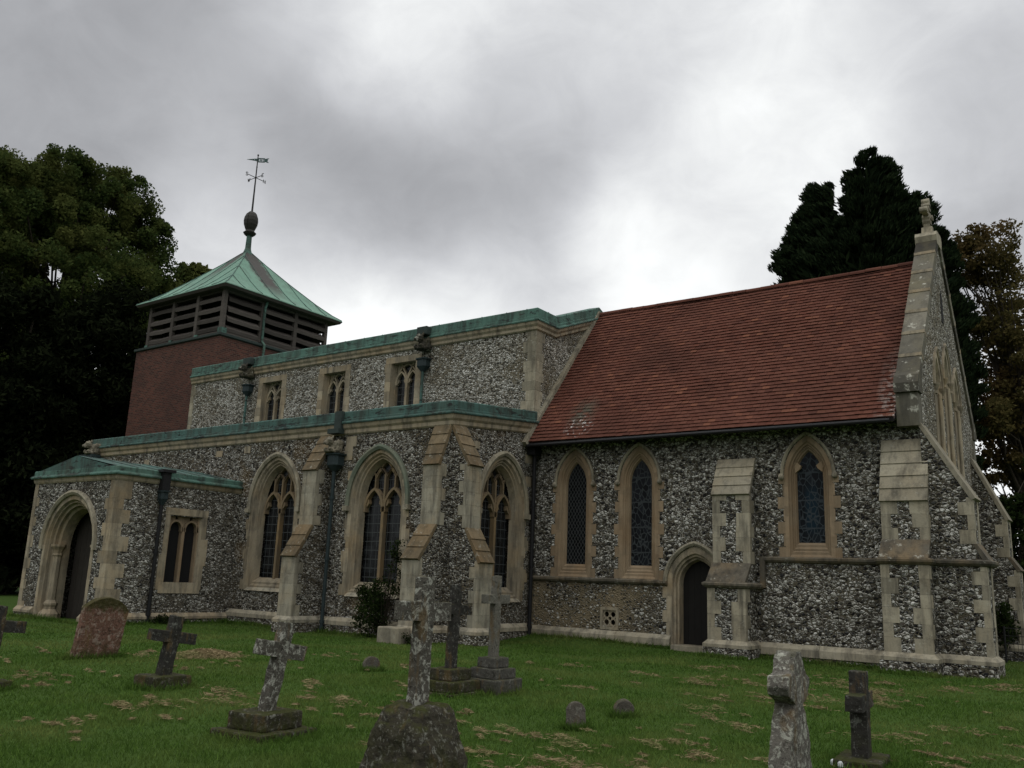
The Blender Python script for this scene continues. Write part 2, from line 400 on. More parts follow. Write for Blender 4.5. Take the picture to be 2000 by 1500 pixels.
def leafmat(name, c0, c1, c2=None, trans=.25, patch=.6):
    m = bpy.data.materials.new(name); m.use_nodes = True
    t = NT(m.node_tree); t.n.clear()
    g = t.geo(); pos = g['Position']; r = g['Random Per Island']
    col = t.mix(r, c0, c1)
    if c2: col = t.mix(t.mapr(t.noise(pos, patch, 3, .6), .45, .65, 0, .85), col, c2)
    d = t.new('ShaderNodeBsdfDiffuse'); t.put(d.inputs[0], col)
    tr = t.new('ShaderNodeBsdfTranslucent'); t.put(tr.inputs[0], col)
    mx = t.new('ShaderNodeMixShader'); mx.inputs[0].default_value = trans
    t.l.new(d.outputs[0], mx.inputs[1]); t.l.new(tr.outputs[0], mx.inputs[2])
    o = t.new('ShaderNodeOutputMaterial'); t.l.new(mx.outputs[0], o.inputs[0])
    return m
M['leaf_broad'] = leafmat('broadleaf_leaves', (.022, .038, .013), (.066, .090, .026), (.10, .108, .032), .35, .3)
M['leaf_yew'] = leafmat('yew_needles', (.004, .006, .003), (.014, .018, .008), None, .1)
M['leaf_cypress'] = leafmat('cypress_sprays', (.007, .013, .007), (.024, .036, .016), None, .15)
M['leaf_chestnut'] = leafmat('autumn_chestnut_leaves', (.055, .052, .020), (.125, .10, .038), (.095, .052, .026), .38, .18)
M['leaf_shrub'] = leafmat('shrub_leaves', (.008, .014, .005), (.03, .045, .014), None, .25)
M['bark'] = plain('bark', (.035, .028, .02), .95, .4, 4)
M['blade'] = leafmat('grass_blades', (.042, .084, .017), (.092, .160, .031), (.135, .170, .048), .3, .45)
M['straw'] = leafmat('dry_grass', (.15, .115, .06), (.36, .285, .165), (.20, .20, .085), .2, 1.2)
def soil():
    m, t, b = mat('lawn_turf', .95, .05)
    pos = t.geo()['Position']
    c = t.mix(t.noise(pos, 5, 6, .65), (.024, .048, .010), (.055, .098, .02))
    c = t.mix(t.mapr(t.noise(pos, .35, 4, .6), .45, .7, 0, .5), c, (.05, .075, .02))
    t.put(b.inputs['Base Color'], c)
    t.put(b.inputs['Normal'], t.bump(t.noise(pos, 40, 4), .5, .03))
    return m
M['soil'] = soil()
M['grave_dark'] = grave('dark_weathered_stone', (.036, .034, .03), .3, .75, ltone=.60)
M['grave_lichen'] = grave('lichened_stone', (.085, .078, .065), .8, .85, white=(.36, .36, .31), ltone=.53, lscale=14)
M['grave_brown'] = grave('brown_lichened_stone', (.12, .105, .075), .55, .35, ltone=.56, low_moss=.2)
M['grave_grey'] = grave('grey_granite', (.125, .118, .098), .35, .6, white=(.3, .3, .25), ltone=.58, lscale=14, low_moss=.1)
M['grave_mossy'] = grave('mossy_plinth_stone', (.045, .04, .03), .55, .95, white=(.3, .3, .26), ltone=.58, lscale=11, low_moss=.6)
M['grave_steps'] = grave('dark_stepped_stone', (.075, .072, .062), .35, .6, white=(.28, .28, .24), ltone=.58, lscale=12, low_moss=.25)
M['grave_small'] = grave('grey_brown_marker_stone', (.105, .094, .078), .4, .5, white=(.3, .3, .26), ltone=.58, lscale=16, low_moss=.08)
M['grave_white'] = grave('white_lichened_stone', (.12, .11, .095), .95, .5, white=(.33, .33, .28), ltone=.53, lscale=17, low_moss=.1)
M['grave_red'] = grave('red_sandstone', (.15, .082, .06), .6, .8, white=(.34, .27, .22), ltone=.53, lscale=11, low_moss=.38, hi=.84)

# ------------------------------------------------------------------ mesh helpers
class MB:
    def __init__(s): s.v = []; s.f = []
    def add(s, verts, faces):
        o = len(s.v); s.v += [tuple(v) for v in verts]; s.f += [tuple(i + o for i in f) for f in faces]
        return s
    def box(s, x0, x1, y0, y1, z0, z1):
        v = [(x, y, z) for z in (z0, z1) for y in (y0, y1) for x in (x0, x1)]
        return s.add(v, [(0, 2, 3, 1), (4, 5, 7, 6), (0, 1, 5, 4), (2, 6, 7, 3), (0, 4, 6, 2), (1, 3, 7, 5)])
    def prism(s, loops, d0, d1, mp):
        """loops of 2D points (outer first, then holes) extruded from depth d0 to d1; mp(u,v,d) -> xyz"""
        tri = tessellate_polygon([[Vector((a, b, 0)) for a, b in l] for l in loops])
        flat = [p for l in loops for p in l]; n = len(flat)
        v = [mp(a, b, d0) for a, b in flat] + [mp(a, b, d1) for a, b in flat]
        f = [tuple(t) for t in tri] + [tuple(n + i for i in reversed(t)) for t in tri]
        o = 0
        for l in loops:
            k = len(l)
            for i in range(k):
                j = (i + 1) % k
                f.append((o + i, o + j, n + o + j, n + o + i))
            o += k
        return s.add(v, f)
    def loft(s, rings, closed=True):
        n = len(rings[0]); v = [p for r in rings for p in r]; f = []
        for k in range(len(rings) - 1):
            for i in range(n if closed else n - 1):
                j = (i + 1) % n
                f.append((k * n + i, k * n + j, (k + 1) * n + j, (k + 1) * n + i))
        return s.add(v, f)
    def blocks(s, inner, outer, y0, y1):
        """each segment between two matching profiles (x,z) is a stone of its own"""
        for i in range(len(inner) - 1):
            a, b, c, d = inner[i], inner[i + 1], outer[i + 1], outer[i]
            v = [(p[0], y, p[1]) for y in (y0, y1) for p in (a, b, c, d)]
            s.add(v, [(0, 1, 2, 3), (7, 6, 5, 4), (0, 4, 5, 1), (1, 5, 6, 2), (2, 6, 7, 3), (3, 7, 4, 0)])
        return s
    def bar(s, pts, wd, y0, y1):
        """flat bar along 2D points (x,z), width wd, between depths"""
        L = []; Rr = []; n = len(pts)
        for i, p in enumerate(pts):
            a = Vector(pts[max(i - 1, 0)]); c = Vector(pts[min(i + 1, n - 1)])
            t = (c - a).normalized(); nn = Vector((-t.y, t.x)) * wd / 2
            L.append(Vector(p) + nn); Rr.append(Vector(p) - nn)
        rings = [[(l.x, y0, l.y), (l.x, y1, l.y), (r.x, y1, r.y), (r.x, y0, r.y)] for l, r in zip(L, Rr)]
        s.loft(rings)
        o = len(s.v) - 4 * n
        s.f.append((o, o + 1, o + 2, o + 3)); s.f.append((o + 4 * n - 1, o + 4 * n - 2, o + 4 * n - 3, o + 4 * n - 4))
        return s
    def tube(s, pts, rad, n=8, caps=True):
        pts = [Vector(p) for p in pts]; k = len(pts)
        rad = rad if isinstance(rad, (list, tuple)) else [rad] * k
        rings = []; prev = None
        for i, p in enumerate(pts):
            t = (pts[min(i + 1, k - 1)] - pts[max(i - 1, 0)]).normalized()
            a = prev if prev is not None else (Vector((1, 0, 0)) if abs(t.x) < .8 else Vector((0, 1, 0)))
            b = t.cross(a).normalized(); a = b.cross(t).normalized(); prev = a
            rings.append([tuple(p + (a * math.cos(2 * math.pi * j / n) + b * math.sin(2 * math.pi * j / n)) * rad[i]) for j in range(n)])
        s.loft(rings)
        o = len(s.v) - n * k
        if caps: s.f.append(tuple(o + j for j in reversed(range(n)))); s.f.append(tuple(o + n * (k - 1) + j for j in range(n)))
        return s
    def lathe(s, prof, cx, cy, n=16, ph=0.0):
        rings = [[(cx + r * math.cos(2 * math.pi * j / n + ph), cy + r * math.sin(2 * math.pi * j / n + ph), z) for j in range(n)] for r, z in prof]
        s.loft(rings)
        o = len(s.v) - n * len(prof)
        s.f.append(tuple(o + j for j in reversed(range(n)))); s.f.append(tuple(o + n * (len(prof) - 1) + j for j in range(n)))
        return s
    def ball(s, c, r, n=10):
        c = Vector(c); r = Vector(r) if not isinstance(r, (int, float)) else Vector((r, r, r))
        rings = []
        for i in range(n + 1):
            a = math.pi * i / n - math.pi / 2; q = max(math.cos(a), .02)
            rings.append([(c.x + r.x * q * math.cos(2 * math.pi * j / n), c.y + r.y * q * math.sin(2 * math.pi * j / n), c.z + r.z * math.sin(a)) for j in range(n)])
        s.loft(rings)
        o = len(s.v) - n * (n + 1)
        s.f.append(tuple(o + j for j in range(n))); s.f.append(tuple(o + n * n + j for j in range(n)))
        return s
    def course(s, path, prof, cap=True):
        """profile [(out, z)...] carried along path [(x, y[, dz])], outward to the right of travel"""
        P = [Vector((p[0], p[1])) for p in path]; n = len(P); rings = []
        for i in range(n):
            d1 = (P[i] - P[i - 1]).normalized() if i else (P[1] - P[0]).normalized()
            d2 = (P[i + 1] - P[i]).normalized() if i < n - 1 else d1
            n1 = Vector((d1.y, -d1.x)); n2 = Vector((d2.y, -d2.x))
            mt = (n1 + n2); mt = mt / max(mt.dot(n1), .2) if mt.length > 1e-4 else n1
            dz = path[i][2] if len(path[i]) > 2 else 0
            rings.append([(P[i].x + mt.x * o, P[i].y + mt.y * o, z + dz) for o, z in prof])
        s.loft(rings)
        k = len(prof); o = len(s.v) - k * n
        if cap: s.f.append(tuple(o + j for j in reversed(range(k)))); s.f.append(tuple(o + k * (n - 1) + j for j in range(k)))
        return s
    def build(s, name, material, parent=None, loc=None, rotz=0.0, smooth=False, bevel=0.0, recalc=True):
        me = bpy.data.meshes.new(name); me.from_pydata(s.v, [], s.f)
        if recalc:
            bm = bmesh.new(); bm.from_mesh(me); bmesh.ops.recalc_face_normals(bm, faces=bm.faces); bm.to_mesh(me); bm.free()
        me.materials.append(material)
        if smooth: me.polygons.foreach_set('use_smooth', [True] * len(me.polygons))
        o = bpy.data.objects.new(name, me); COL.objects.link(o)
        if parent: o.parent = parent
        if loc is not None: o.location = loc
        o.rotation_euler.z = rotz
        if bevel:
            b = o.modifiers.new('bevel', 'BEVEL'); b.width = bevel; b.segments = 2; b.limit_method = 'ANGLE'
        return o

def SOUTH(c): return lambda u, v, d: (u, c + d, v)
def EAST(c): return lambda u, v, d: (c - d, u, v)

def tag(o, label=None, cat=None, group=None, kind=None):
    if label: o['label'] = label
    if cat: o['category'] = cat
    if group: o['group'] = group
    if kind: o['kind'] = kind
    return o

def empty(name, loc, label=None, cat=None, group=None, rotz=0.0):
    o = bpy.data.objects.new(name, None); o.empty_display_size = .3; COL.objects.link(o); o.location = loc
    o.rotation_euler.z = rotz
    return tag(o, label, cat, group)

def arch(wd, z0, zs, za, n=9, nj=1, cx=0.0, rd=0.0):
    """pointed-arch outline from the left foot over the apex to the right foot"""
    h = za - zs; r = (wd * wd + h * h) / (2 * wd); c = r - wd
    a1 = math.atan2(h, -c) if c else math.pi / 2
    left = [(-wd, z0 + (zs - z0) * i / nj) for i in range(nj)]
    arc = [(c + r * math.cos(math.pi + (a1 - math.pi) * i / n), zs + r * math.sin(math.pi + (a1 - math.pi) * i / n)) for i in range(n + 1)]
    if rd:      # blend towards an ellipse for a rounder head
        arc = [(x + rd * (-wd * math.cos(math.pi / 2 * i / n) - x), z + rd * (zs + h * math.sin(math.pi / 2 * i / n) - z)) for i, (x, z) in enumerate(arc)]
    pts = left + arc
    pts += [(-x, z) for x, z in reversed(pts[:-1])]
    return [(x + cx, z) for x, z in pts]

def roughen(o, cuts=2, amp=.02, sc=5.0, seed=0.0):
    bm = bmesh.new(); bm.from_mesh(o.data)
    bmesh.ops.subdivide_edges(bm, edges=bm.edges[:], cuts=cuts, use_grid_fill=True)
    bm.normal_update()
    for v in bm.verts:
        p = v.co * sc + Vector((seed, seed * 1.7, 3.1))
        v.co += v.normal * (mnoise.fractal(p, 1.0, 2.0, 4) * amp)
    bm.to_mesh(o.data); bm.free()
    return o

rng = random.Random(7)
nrng = np.random.default_rng(11)

# ------------------------------------------------------------------ ground
def gz(x, y):
    h = 0.035 * mnoise.noise(Vector((x * .35, y * .35, 1.3))) + 0.02 * mnoise.noise(Vector((x * 1.1, y * 1.1, 7.7)))
    h += 0.12 * max(0, min(1, (y - 20.5) / 1.5)) * max(0, min(1, (-8.5 - x) / 4)) * max(0, min(1, (x + 15.6) / .5))
    return h
xs = [-600, -300, -160, -100, -75] + [-60 + .6 * i for i in range(118)] + [12, 16, 25, 40, 80, 200, 600]
ys = [-200, -60, -20, -8] + [-3 + .5 * i for i in range(72)] + [34, 38, 45, 60, 90, 160, 300, 600, 1200]
g = MB(); nx, ny = len(xs), len(ys)
g.v = [(x, y, gz(x, y)) for y in ys for x in xs]
g.f = [(j * nx + i, j * nx + i + 1, (j + 1) * nx + i + 1, (j + 1) * nx + i) for j in range(ny - 1) for i in range(nx - 1)]
tag(g.build('ground', M['soil'], smooth=True), kind='structure')

# ------------------------------------------------------------------ the church
church = empty('church', (0, 0, 0), 'medieval flint church with red tiled chancel, green copper roofs and brick bell tower', 'church')
def part(mb, name, material, parent=church, **k): return mb.build(name, M[material], parent, **k)

# --- windows (local frame: x along the wall, y into the wall, z up)
def hood(wd, zs, za, ht=.10, proj=.09, drop=0.0, n=12, rd=0.0):
    """hood mould swept over the arch, its inner edge at half width wd"""
    a = arch(wd, zs - drop, zs, za, n, rd=rd); k = ht
    b = arch(wd + k, zs - drop, zs, za + k * 1.15, n, rd=rd)
    mid = arch(wd + k * .55, zs - drop, zs, za + k * .6, n, rd=rd)
    mb = MB()
    rings = []
    for i in range(len(a)):
        rings.append([(a[i][0], .02, a[i][1]), (a[i][0], -proj * .6, a[i][1]), (mid[i][0], -proj, mid[i][1]), (b[i][0], -proj * .8, b[i][1]), (b[i][0], .02, b[i][1])])
    mb.loft(rings); o = len(mb.v) - 5 * len(a)
    mb.f.append((o, o + 1, o + 2, o + 3, o + 4)); q = len(mb.v); mb.f.append((q - 1, q - 2, q - 3, q - 4, q - 5))
    return mb

def chancel_window(cx, zb, zs, za, glass, cusps=False, stops='plain'):
    """lancet with moulded splayed surround"""
    W0, G, D = .60, .315, .18
    loc = (cx, 22.0, 0)
    fr = MB()
    inn = arch(.50, zb - .36, zs, za + .26, 9, 8); out = arch(W0, zb - .36, zs, za + .40, 9, 8)
    fr.blocks(inn, out, -.012, .12)
    z = zb - .42; k = 0
    while z < zs - .1:
        e = (.16, .05)[k % 2] + rng.uniform(-.02, .02)
        for sgn in (-1, 1):
            x0, x1 = sorted((sgn * (W0 - .02), sgn * (W0 + e)))
            fr.box(x0, x1, -.0105, .1, z + .004, min(z + .30, zs) - .004)
        z += .31; k += 1
    fr.box(-W0 - .10, W0 + .10, -.014, .1, zb - .46, zb - .36)
    P = [(.50, -.010, 0), (.47, .03, .03), (.44, .03, .06), (.425, .07, .08), (.40, .065, .10), (.375, .10, .13), (.35, .10, .15), (G, D, .20)]
    rings = []
    for hw, d, up in P:
        bot = zb - .36 + .36 * min(1, (0.50 - hw) / (.50 - G)) if hw < .5 else zb - .36
        rings.append([(x, d, zz) for x, zz in arch(hw, bot, zs, za + .26 - (.50 - hw) * 1.40, 9, 8)])
    fr.loft(rings)
    win = part(fr, 'window', 'stone_warm', loc=loc)
    gl = MB(); gl.prism([arch(G + .02, zb - .01, zs, za + .02, 9, 1)], D - .012, D + .02, lambda u, v, d: (u, d, v - zb))
    go = part(gl, 'glass', glass, win, loc=(0, 0, zb))
    if cusps:
        for sgn in (-1, 1):
            c = MB()
            pts = [(sgn * (G + .02), zs + .10), (sgn * (G - .10), zs + .20), (sgn * (G - .13), zs + .27), (sgn * (G - .02), zs + .36)]
            poly = pts + [(sgn * (G + .06), zs + .36)]
            c.prism([poly], D - .1, D + .01, lambda u, v, d: (u, d, v))
            part(c, 'cusp', 'stone_warm', win)
    h = hood(W0 + .003, zs + .06, za + .41, .075, .075, .0)
    for sgn in (-1, 1):
        h.ball((sgn * (W0 + .06), -.05, zs + .0), (.075, .075, .085), 8)
        h.ball((sgn * (W0 + .05), -.11, zs - .02), (.045, .04, .05), 6)
    part(h, 'hood_mould', 'stone_grey', win)
    return win

def aisle_window(loc, rotz, green=0.0):
    zb, zs, za = 1.45, 3.66, 5.06; RD = .5
    A, G, D = 1.0, .735, .28
    fr = MB()
    inn = arch(A, zb - .40, zs, za, 10, 8, rd=RD); out = arch(A + .15, zb - .40, zs, za + .16, 10, 8, rd=RD)
    fr.blocks(inn, out, -.012, .14)
    k = 0; z = zb - .40
    while z < zs - .2:
        for sgn in (-1, 1):
            e = (.14, .0, .07)[(k + (sgn > 0)) % 3]
            if e:
                x0, x1 = sorted((sgn * (A + .13), sgn * (A + .15 + e)))
                fr.box(x0, x1, -.0105, .1, z + .004, z + .30)
        z += .31; k += 1
    P = [(A, -.01), (A - .05, .05), (A - .09, .05), (A - .13, .10), (A - .17, .10), (G, D)]
    rings = []
    for hw, d in P:
        f = (A - hw) / (A - G)
        rings.append([(x, d, zz) for x, zz in arch(hw, zb - .40 + .38 * f, zs, za - (A - hw) * .95, 10, 8, rd=RD)])
    fr.loft(rings)
    win = part(fr, 'window', 'stone', loc=loc, rotz=rotz)
    sill = MB(); sill.prism([[(-.16 - .0, zb - .42), (.05, zb - .42), (D + .02, zb - .06), (D + .02, zb + .0), (.12, zb - .16)]], -A, A, lambda u, v, d: (d, u + .10, v))
    part(sill, 'sill', 'stone_pale', win)
    gl = MB(); gl.prism([arch(G + .03, zb - .05, zs, za - .22, 10, 1, rd=RD)], D + .10, D + .13, lambda u, v, d: (u, d, v - zb))
    part(gl, 'glass', 'glass_square', win, loc=(0, 0, zb))
    tr = MB()
    tr.bar([(0, zb - .05), (0, 3.55)], .10, D - .05, D + .12)
    tr.bar([(0, 3.50), (0, 4.46)], .065, D - .03, D + .12)
    for sgn in (-1, 1):
        c = sgn * .385
        tr.bar(arch(.345, 3.40, 3.50, 4.06, 7, 1, c), .075, D - .05, D + .12)
        # cusps in the light head
        for q in (-1, 1):
            tr.prism([[(c + q * .33, 3.50), (c + q * .20, 3.64), (c + q * .22, 3.74), (c + q * .31, 3.84)]], D - .02, D + .11, lambda u, v, d: (u, d, v))
        tr.bar([(c, 4.05), (c, 4.42)], .05, D - .02, D + .12)
        # small panels above the lights
        for (xa, xb) in ((0, c), (c, sgn * .72)):
            mx = (xa + xb) / 2; ap = 4.62 if abs(mx) < .3 else 4.52
            tr.bar([(xa, 4.36), (xa + (mx - xa) * .35, 4.50), (mx, ap)], .045, D, D + .12)
            tr.bar([(xb, 4.36), (xb + (mx - xb) * .35, 4.50), (mx, ap)], .045, D, D + .12)
        tr.bar([(c, 4.44), (c - sgn * .10, 4.60), (0 + sgn * .05, 4.82)], .045, D, D + .12)
        tr.bar([(0, 4.44), (sgn * .14, 4.58), (sgn * .30, 4.78)], .045, D, D + .12)
    part(tr, 'tracery', 'stone_tracery', win)
    h = hood(A + .10, zs, za + .10, .13, .11, .10, rd=RD)
    part(h, 'hood_mould', 'copper_hood' if green else 'stone_grey', win)
    lb = MB()
    for sgn in (-1, 1):
        x0, x1 = sorted((sgn * (A + .09), sgn * (A + .27))); lb.box(x0, x1, -.13, .02, zs - .24, zs - .10)
    part(lb, 'label_stop', 'stone_grey', win)
    return win
M['copper_hood'] = stone('green_stained_stone', (.17, .175, .13), dark=(.05, .065, .05), ochre=(.10, .15, .115), oc=.7, grime=.3, lichen=.05)

def clerestory_window(cx):
    O, A, D = .84, .58, .24
    zb, zt, ot = 7.0, 8.95, 9.17
    fr = MB()
    hs = [7.0, 7.3, 7.62, 7.95, 8.3, 8.62, 8.95]
    for a, b in zip(hs, hs[1:]):
        for sgn in (-1, 1):
            e = rng.choice((0, 0, .05))
            x0, x1 = sorted((sgn * A, sgn * (O + e))); fr.box(x0, x1, -.012, D + .1, a + .003, b - .003)
    fr.box(-O, -.1, -.012, D + .1, zt, ot); fr.box(-.096, O, -.012, D + .1, zt, ot)
    for sgn in (-1, 1):    # inner splay
        fr.loft([[(sgn * A, .0, zb), (sgn * A, .0, zt)], [(sgn * (A - .07), D, zb), (sgn * (A - .07), D, zt)]], False)
    win = part(fr, 'window', 'stone', loc=(cx, 21.95, 0))
    gl = MB(); gl.box(-A, A, D + .08, D + .1, 0, zt - zb)
    part(gl, 'glass', 'glass_square', win, loc=(0, 0, zb))
    tr = MB()
    tr.bar([(0, zb), (0, 8.45)], .10, D - .05, D + .09)
    for sgn in (-1, 1):
        c = sgn * .265
        tr.bar([(sgn * (A - .04), zb), (sgn * (A - .04), zt)], .07, D - .05, D + .09)
        tr.bar(arch(.225, 8.20, 8.28, 8.66, 6, 1, c), .06, D - .04, D + .09)
        tr.bar([(0, 8.40), (sgn * .07, 8.58), (sgn * .20, 8.80), (sgn * .27, 8.95)], .05, D - .03, D + .09)
        tr.bar([(sgn * (A - .06), 8.40), (sgn * .42, 8.62), (sgn * .24, 8.82), (0, 8.95)], .05, D - .03, D + .09)
        for q in (-1, 1):
            tr.prism([[(c + q * .21, 8.22), (c + q * .11, 8.30), (c + q * .12, 8.37), (c + q * .2, 8.44)]], D - .01, D + .085, lambda u, v, d: (u, d, v))
        tr.prism([[(sgn * (A - .05), 8.5), (sgn * (A - .05), zt), (sgn * .06, zt), (sgn * .28, 8.80)]], D + .03, D + .085, lambda u, v, d: (u, d, v))
    part(tr, 'tracery', 'stone', win)
    return win

# --- buttress (local frame: x across, -y outward)
def buttress(name, W, pl, pu, z0, zl, zl2, zu, zu2, loc, rotz, core, full=False, plinth=None, stone_m='stone_grey', slab='stone_slab', ch=.30, slabs=(4, 3), low_slab=None):
    prof = [(.0, z0), (-pl, z0), (-pl, zl), (-pu, zl2), (-pu, zu), (0, zu2)]
    mb = MB(); mb.prism([prof], -W / 2, W / 2, lambda u, v, d: (d, u, v))
    root = part(mb, name, core, loc=loc, rotz=rotz)
    e = .009
    def stack(za, zb, p):
        if not full:
            Q = {sg: MB() for sg in (-1, 1)}
        q = MB()
        z = za; k = rng.randrange(2)
        while z < zb - .05:
            h = min(ch * rng.uniform(.9, 1.15), zb - z)
            if zb - z - h < .1: h = zb - z
            if full:
                rt = (.14, .30)[k % 2]; rt2 = (.30, .14)[k % 2]
                q.box(-W / 2 - e, W / 2 + e, -p - e, -p + .10, z + .002, z + h - .002)
                q.box(-W / 2 - e, -W / 2 + .08, -p + .1, -p + min(rt, p * .8), z + .002, z + h - .002)
                q.box(W / 2 - .08, W / 2 + e, -p + .1, -p + min(rt2, p * .8), z + .002, z + h - .002)
            else:
                for sg in (-1, 1):
                    wl = (.36, .20)[(k + (sg > 0 and rng.random() < .3)) % 2] * W + rng.uniform(-.02, .02); rt = (.12, .30)[k % 2]
                    x0, x1 = sorted((sg * (W / 2 + e), sg * (W / 2 - wl)))
                    Q[sg].box(x0, x1, -p - e, -p + min(rt, p * .8), z + .002, z + h - .002)
            z += h; k += 1
        for mb_ in ([q] if full else Q.values()): part(mb_, 'quoin', stone_m, root)
    stack(z0 if not plinth else plinth[1], zl, pl); stack(zl2, zu, pu)
    def slope(ya, za, yb, zb, n, slab=slab):
        s = MB()
        d = Vector((yb - ya, zb - za)); L = d.length; d /= L; nn = Vector((-d.y, d.x))
        if nn.x > 0: nn = -nn
        a0 = Vector((ya, za)) - d * .05
        for i in range(n):
            a = a0 + d * ((L + .05) * i / n); b = a0 + d * ((L + .05) * (i + 1) / n)
            lo = .055; hi = .030
            s.prism([[tuple(a - nn * .05), tuple(a + nn * lo), tuple(b + nn * hi), tuple(b - nn * .05)]], -W / 2 - .025, W / 2 + .025, lambda u, v, dd: (dd, u, v))
        part(s, 'weathering', slab, root)
    slope(-pl, zl, -pu, zl2, slabs[1], low_slab or slab); slope(-pu, zu, 0, zu2, slabs[0])
    if plinth:
        pp, pz = plinth
        b = MB(); b.box(-W / 2 - pp, W / 2 + pp, -pl - pp, 0, z0, pz - .16)
        part(b, 'base', core, root)
        c = MB()
        o1 = [(-W / 2 - pp - .006, -pl - pp - .006), (W / 2 + pp + .006, -pl - pp - .006), (W / 2 + pp + .006, 0), (-W / 2 - pp - .006, 0)]
        i1 = [(-W / 2 - .003, -pl - .003), (W / 2 + .003, -pl - .003), (W / 2 + .003, 0), (-W / 2 - .003, 0)]
        rings = [[(x, y, pz - .16) for x, y in o1], [(x, y, pz - .08) for x, y in o1], [(x, y, pz + .02) for x, y in i1]]
        c.loft(rings); c.f.append((len(c.v) - 4, len(c.v) - 3, len(c.v) - 2, len(c.v) - 1)); c.f.append((3, 2, 1, 0))
        part(c, 'plinth_course', stone_m, root)
    return root

def corner_quoins(mb, x, y, z0, z1, sx, sy, e=.01, lo=.42, sh=.2, ch=.3):
    z = z0; k = 0
    while z < z1 - .04:
        h = min(ch * rng.uniform(.85, 1.2), z1 - z)
        if z1 - z - h < .12: h = z1 - z
        a, b = ((lo, sh), (sh, lo))[k % 2]
        a *= rng.uniform(.85, 1.15); b *= rng.uniform(.85, 1.15)
        x0, x1 = sorted((x - sx * e, x + sx * a)); y0, y1 = sorted((y - sy * e, y + sy * b))
        mb.box(x0, x1, y0, y1, z + .002, z + h - .002); z += h; k += 1

# --- chancel
CHX0, CHX1, CY = -15.13, -4.17, 22.0
holes = [arch(.55, 1.78, 4.45, 5.40, 9, 1, cx) for cx in (-13.65, -11.54)] + [arch(.55, 2.43, 4.45, 5.40, 9, 1, -6.85)]
dz0 = .10
holes += [arch(.72, dz0, 1.72, 2.60, 9, 1, -9.87), [(-12.62, .52), (-12.62, .94), (-12.22, .94), (-12.22, .52)]]
wl = MB(); wl.prism([[(CHX0 + .02, -.3), (CHX0 + .02, 5.95), (CHX1 - .01, 5.95), (CHX1 - .01, -.3)]] + holes, 0, .7, SOUTH(CY))
part(wl, 'chancel_wall', 'flint_chancel')
ew_h = [arch(.36, 3.1, 6.9, 7.75, 8, 1, 24.35), arch(.36, 3.1, 7.3, 8.15, 8, 1, 25.65), arch(.36, 3.1, 6.9, 7.75, 8, 1, 26.95)]
ew = MB(); ew.prism([[(CY + .01, -.3), (CY + .01, 5.9), (21.95, 6.35), (25.7, 11.25), (29.45, 6.35), (29.4, -.3)]] + ew_h, 0, .48, EAST(CHX1))
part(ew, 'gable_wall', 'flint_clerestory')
nw = MB(); nw.box(CHX0, CHX1 - .6, 28.9, 29.4, -.3, 6.2); part(nw, 'chancel_wall', 'flint_chancel')
# dark timber soffit and eaves board under the tiles
ev = MB(); ev.prism([[(21.52, 5.60), (22.12, 5.93), (22.12, 6.05), (21.52, 5.68)]], CHX0 + .05, -4.66, lambda u, v, d: (d, u, v))
part(ev, 'eaves_board', 'dark_door')

# lancets
chancel_window(-13.65, 2.18, 4.45, 5.08, 'glass_diamond')
chancel_window(-11.54, 2.18, 4.45, 5.08, 'glass_stained')
chancel_window(-6.85, 2.83, 4.45, 5.08, 'glass_blue', cusps=True)
# low panel of cement-rich flint below the string course on the left bays
# string courses
SP = [(0, -.09), (.05, -.07), (.095, -.02), (.10, .03), (.06, .055), (0, .07)]
st = MB()
st.course([(CHX0 + .02, 22.0), (-10.66, 22.0)], [(o, 1.74 + z) for o, z in SP])
st.course([(-9.22, 22.0), (-9.19, 21.16), (-8.20, 21.16), (-8.10, 21.99)], [(o, 1.74 + z) for o, z in SP])
st.course([(-8.02, 22.0), (-5.08, 22.0), (-5.06, 21.20), (-4.07, 21.20), (-4.07, 21.76), (-2.97, 21.76), (-2.95, 22.50)], [(o, 2.40 + z) for o, z in SP])
st.bar([(-8.04, 1.70), (-8.04, 2.46)], .13, 21.91, 22.02)
part(st, 'string_course', 'stone_dark')
# plinth
pl = MB()
PP = [(0, -.3), (.10, -.3), (.10, .10), (0, .10)]
pl.course([(CHX0 + .02, 22.0), (-10.55, 22.0)], PP); part(pl, 'plinth', 'flint_low')
pl = MB(); pl.course([(-8.15, 22.0), (-5.1, 22.0)], PP); part(pl, 'plinth', 'flint_low')
for runs in (((CHX0 + .02, -13.6), (-13.59, -12.2), (-12.19, -10.56)), ((-8.14, -6.7), (-6.69, -5.11))):
  pc = MB()
  for xa, xb in runs:
    pc.course([(xa, 22.0), (xb, 22.0)], [(0, .12), (.13, .12), (.13, .29), (.02, .40), (0, .40)])
  part(pc, 'plinth_course', 'stone_grey')
# quatrefoil vent
def circ(cx, cz, r, n=16): return [(cx + r * math.cos(2 * math.pi * i / n), cz + r * math.sin(2 * math.pi * i / n)) for i in range(n)]
v = MB(); vx, vz = -12.42, .74
v.prism([[(vx - .29, .42), (vx - .29, 1.02), (vx + .29, 1.02), (vx + .29, .42)], [(vx - .21, .50), (vx - .21, .94), (vx + .21, .94), (vx + .21, .50)]], -.03, .1, SOUTH(CY))
v.prism([[(vx - .213, .497), (vx - .213, .943), (vx + .213, .943), (vx + .213, .497)]] + [circ(vx + a * .1, vz - .02 + b * .105, .072) for a in (-1, 1) for b in (-1, 1)] + [circ(vx, vz - .02, .05)] + [circ(vx + a, vz - .02 + b, .018, 8) for a, b in ((0, .17), (0, -.17), (.17, 0), (-.17, 0))], .012, .06, SOUTH(CY))
vent = part(v, 'vent_panel', 'stone_pale')
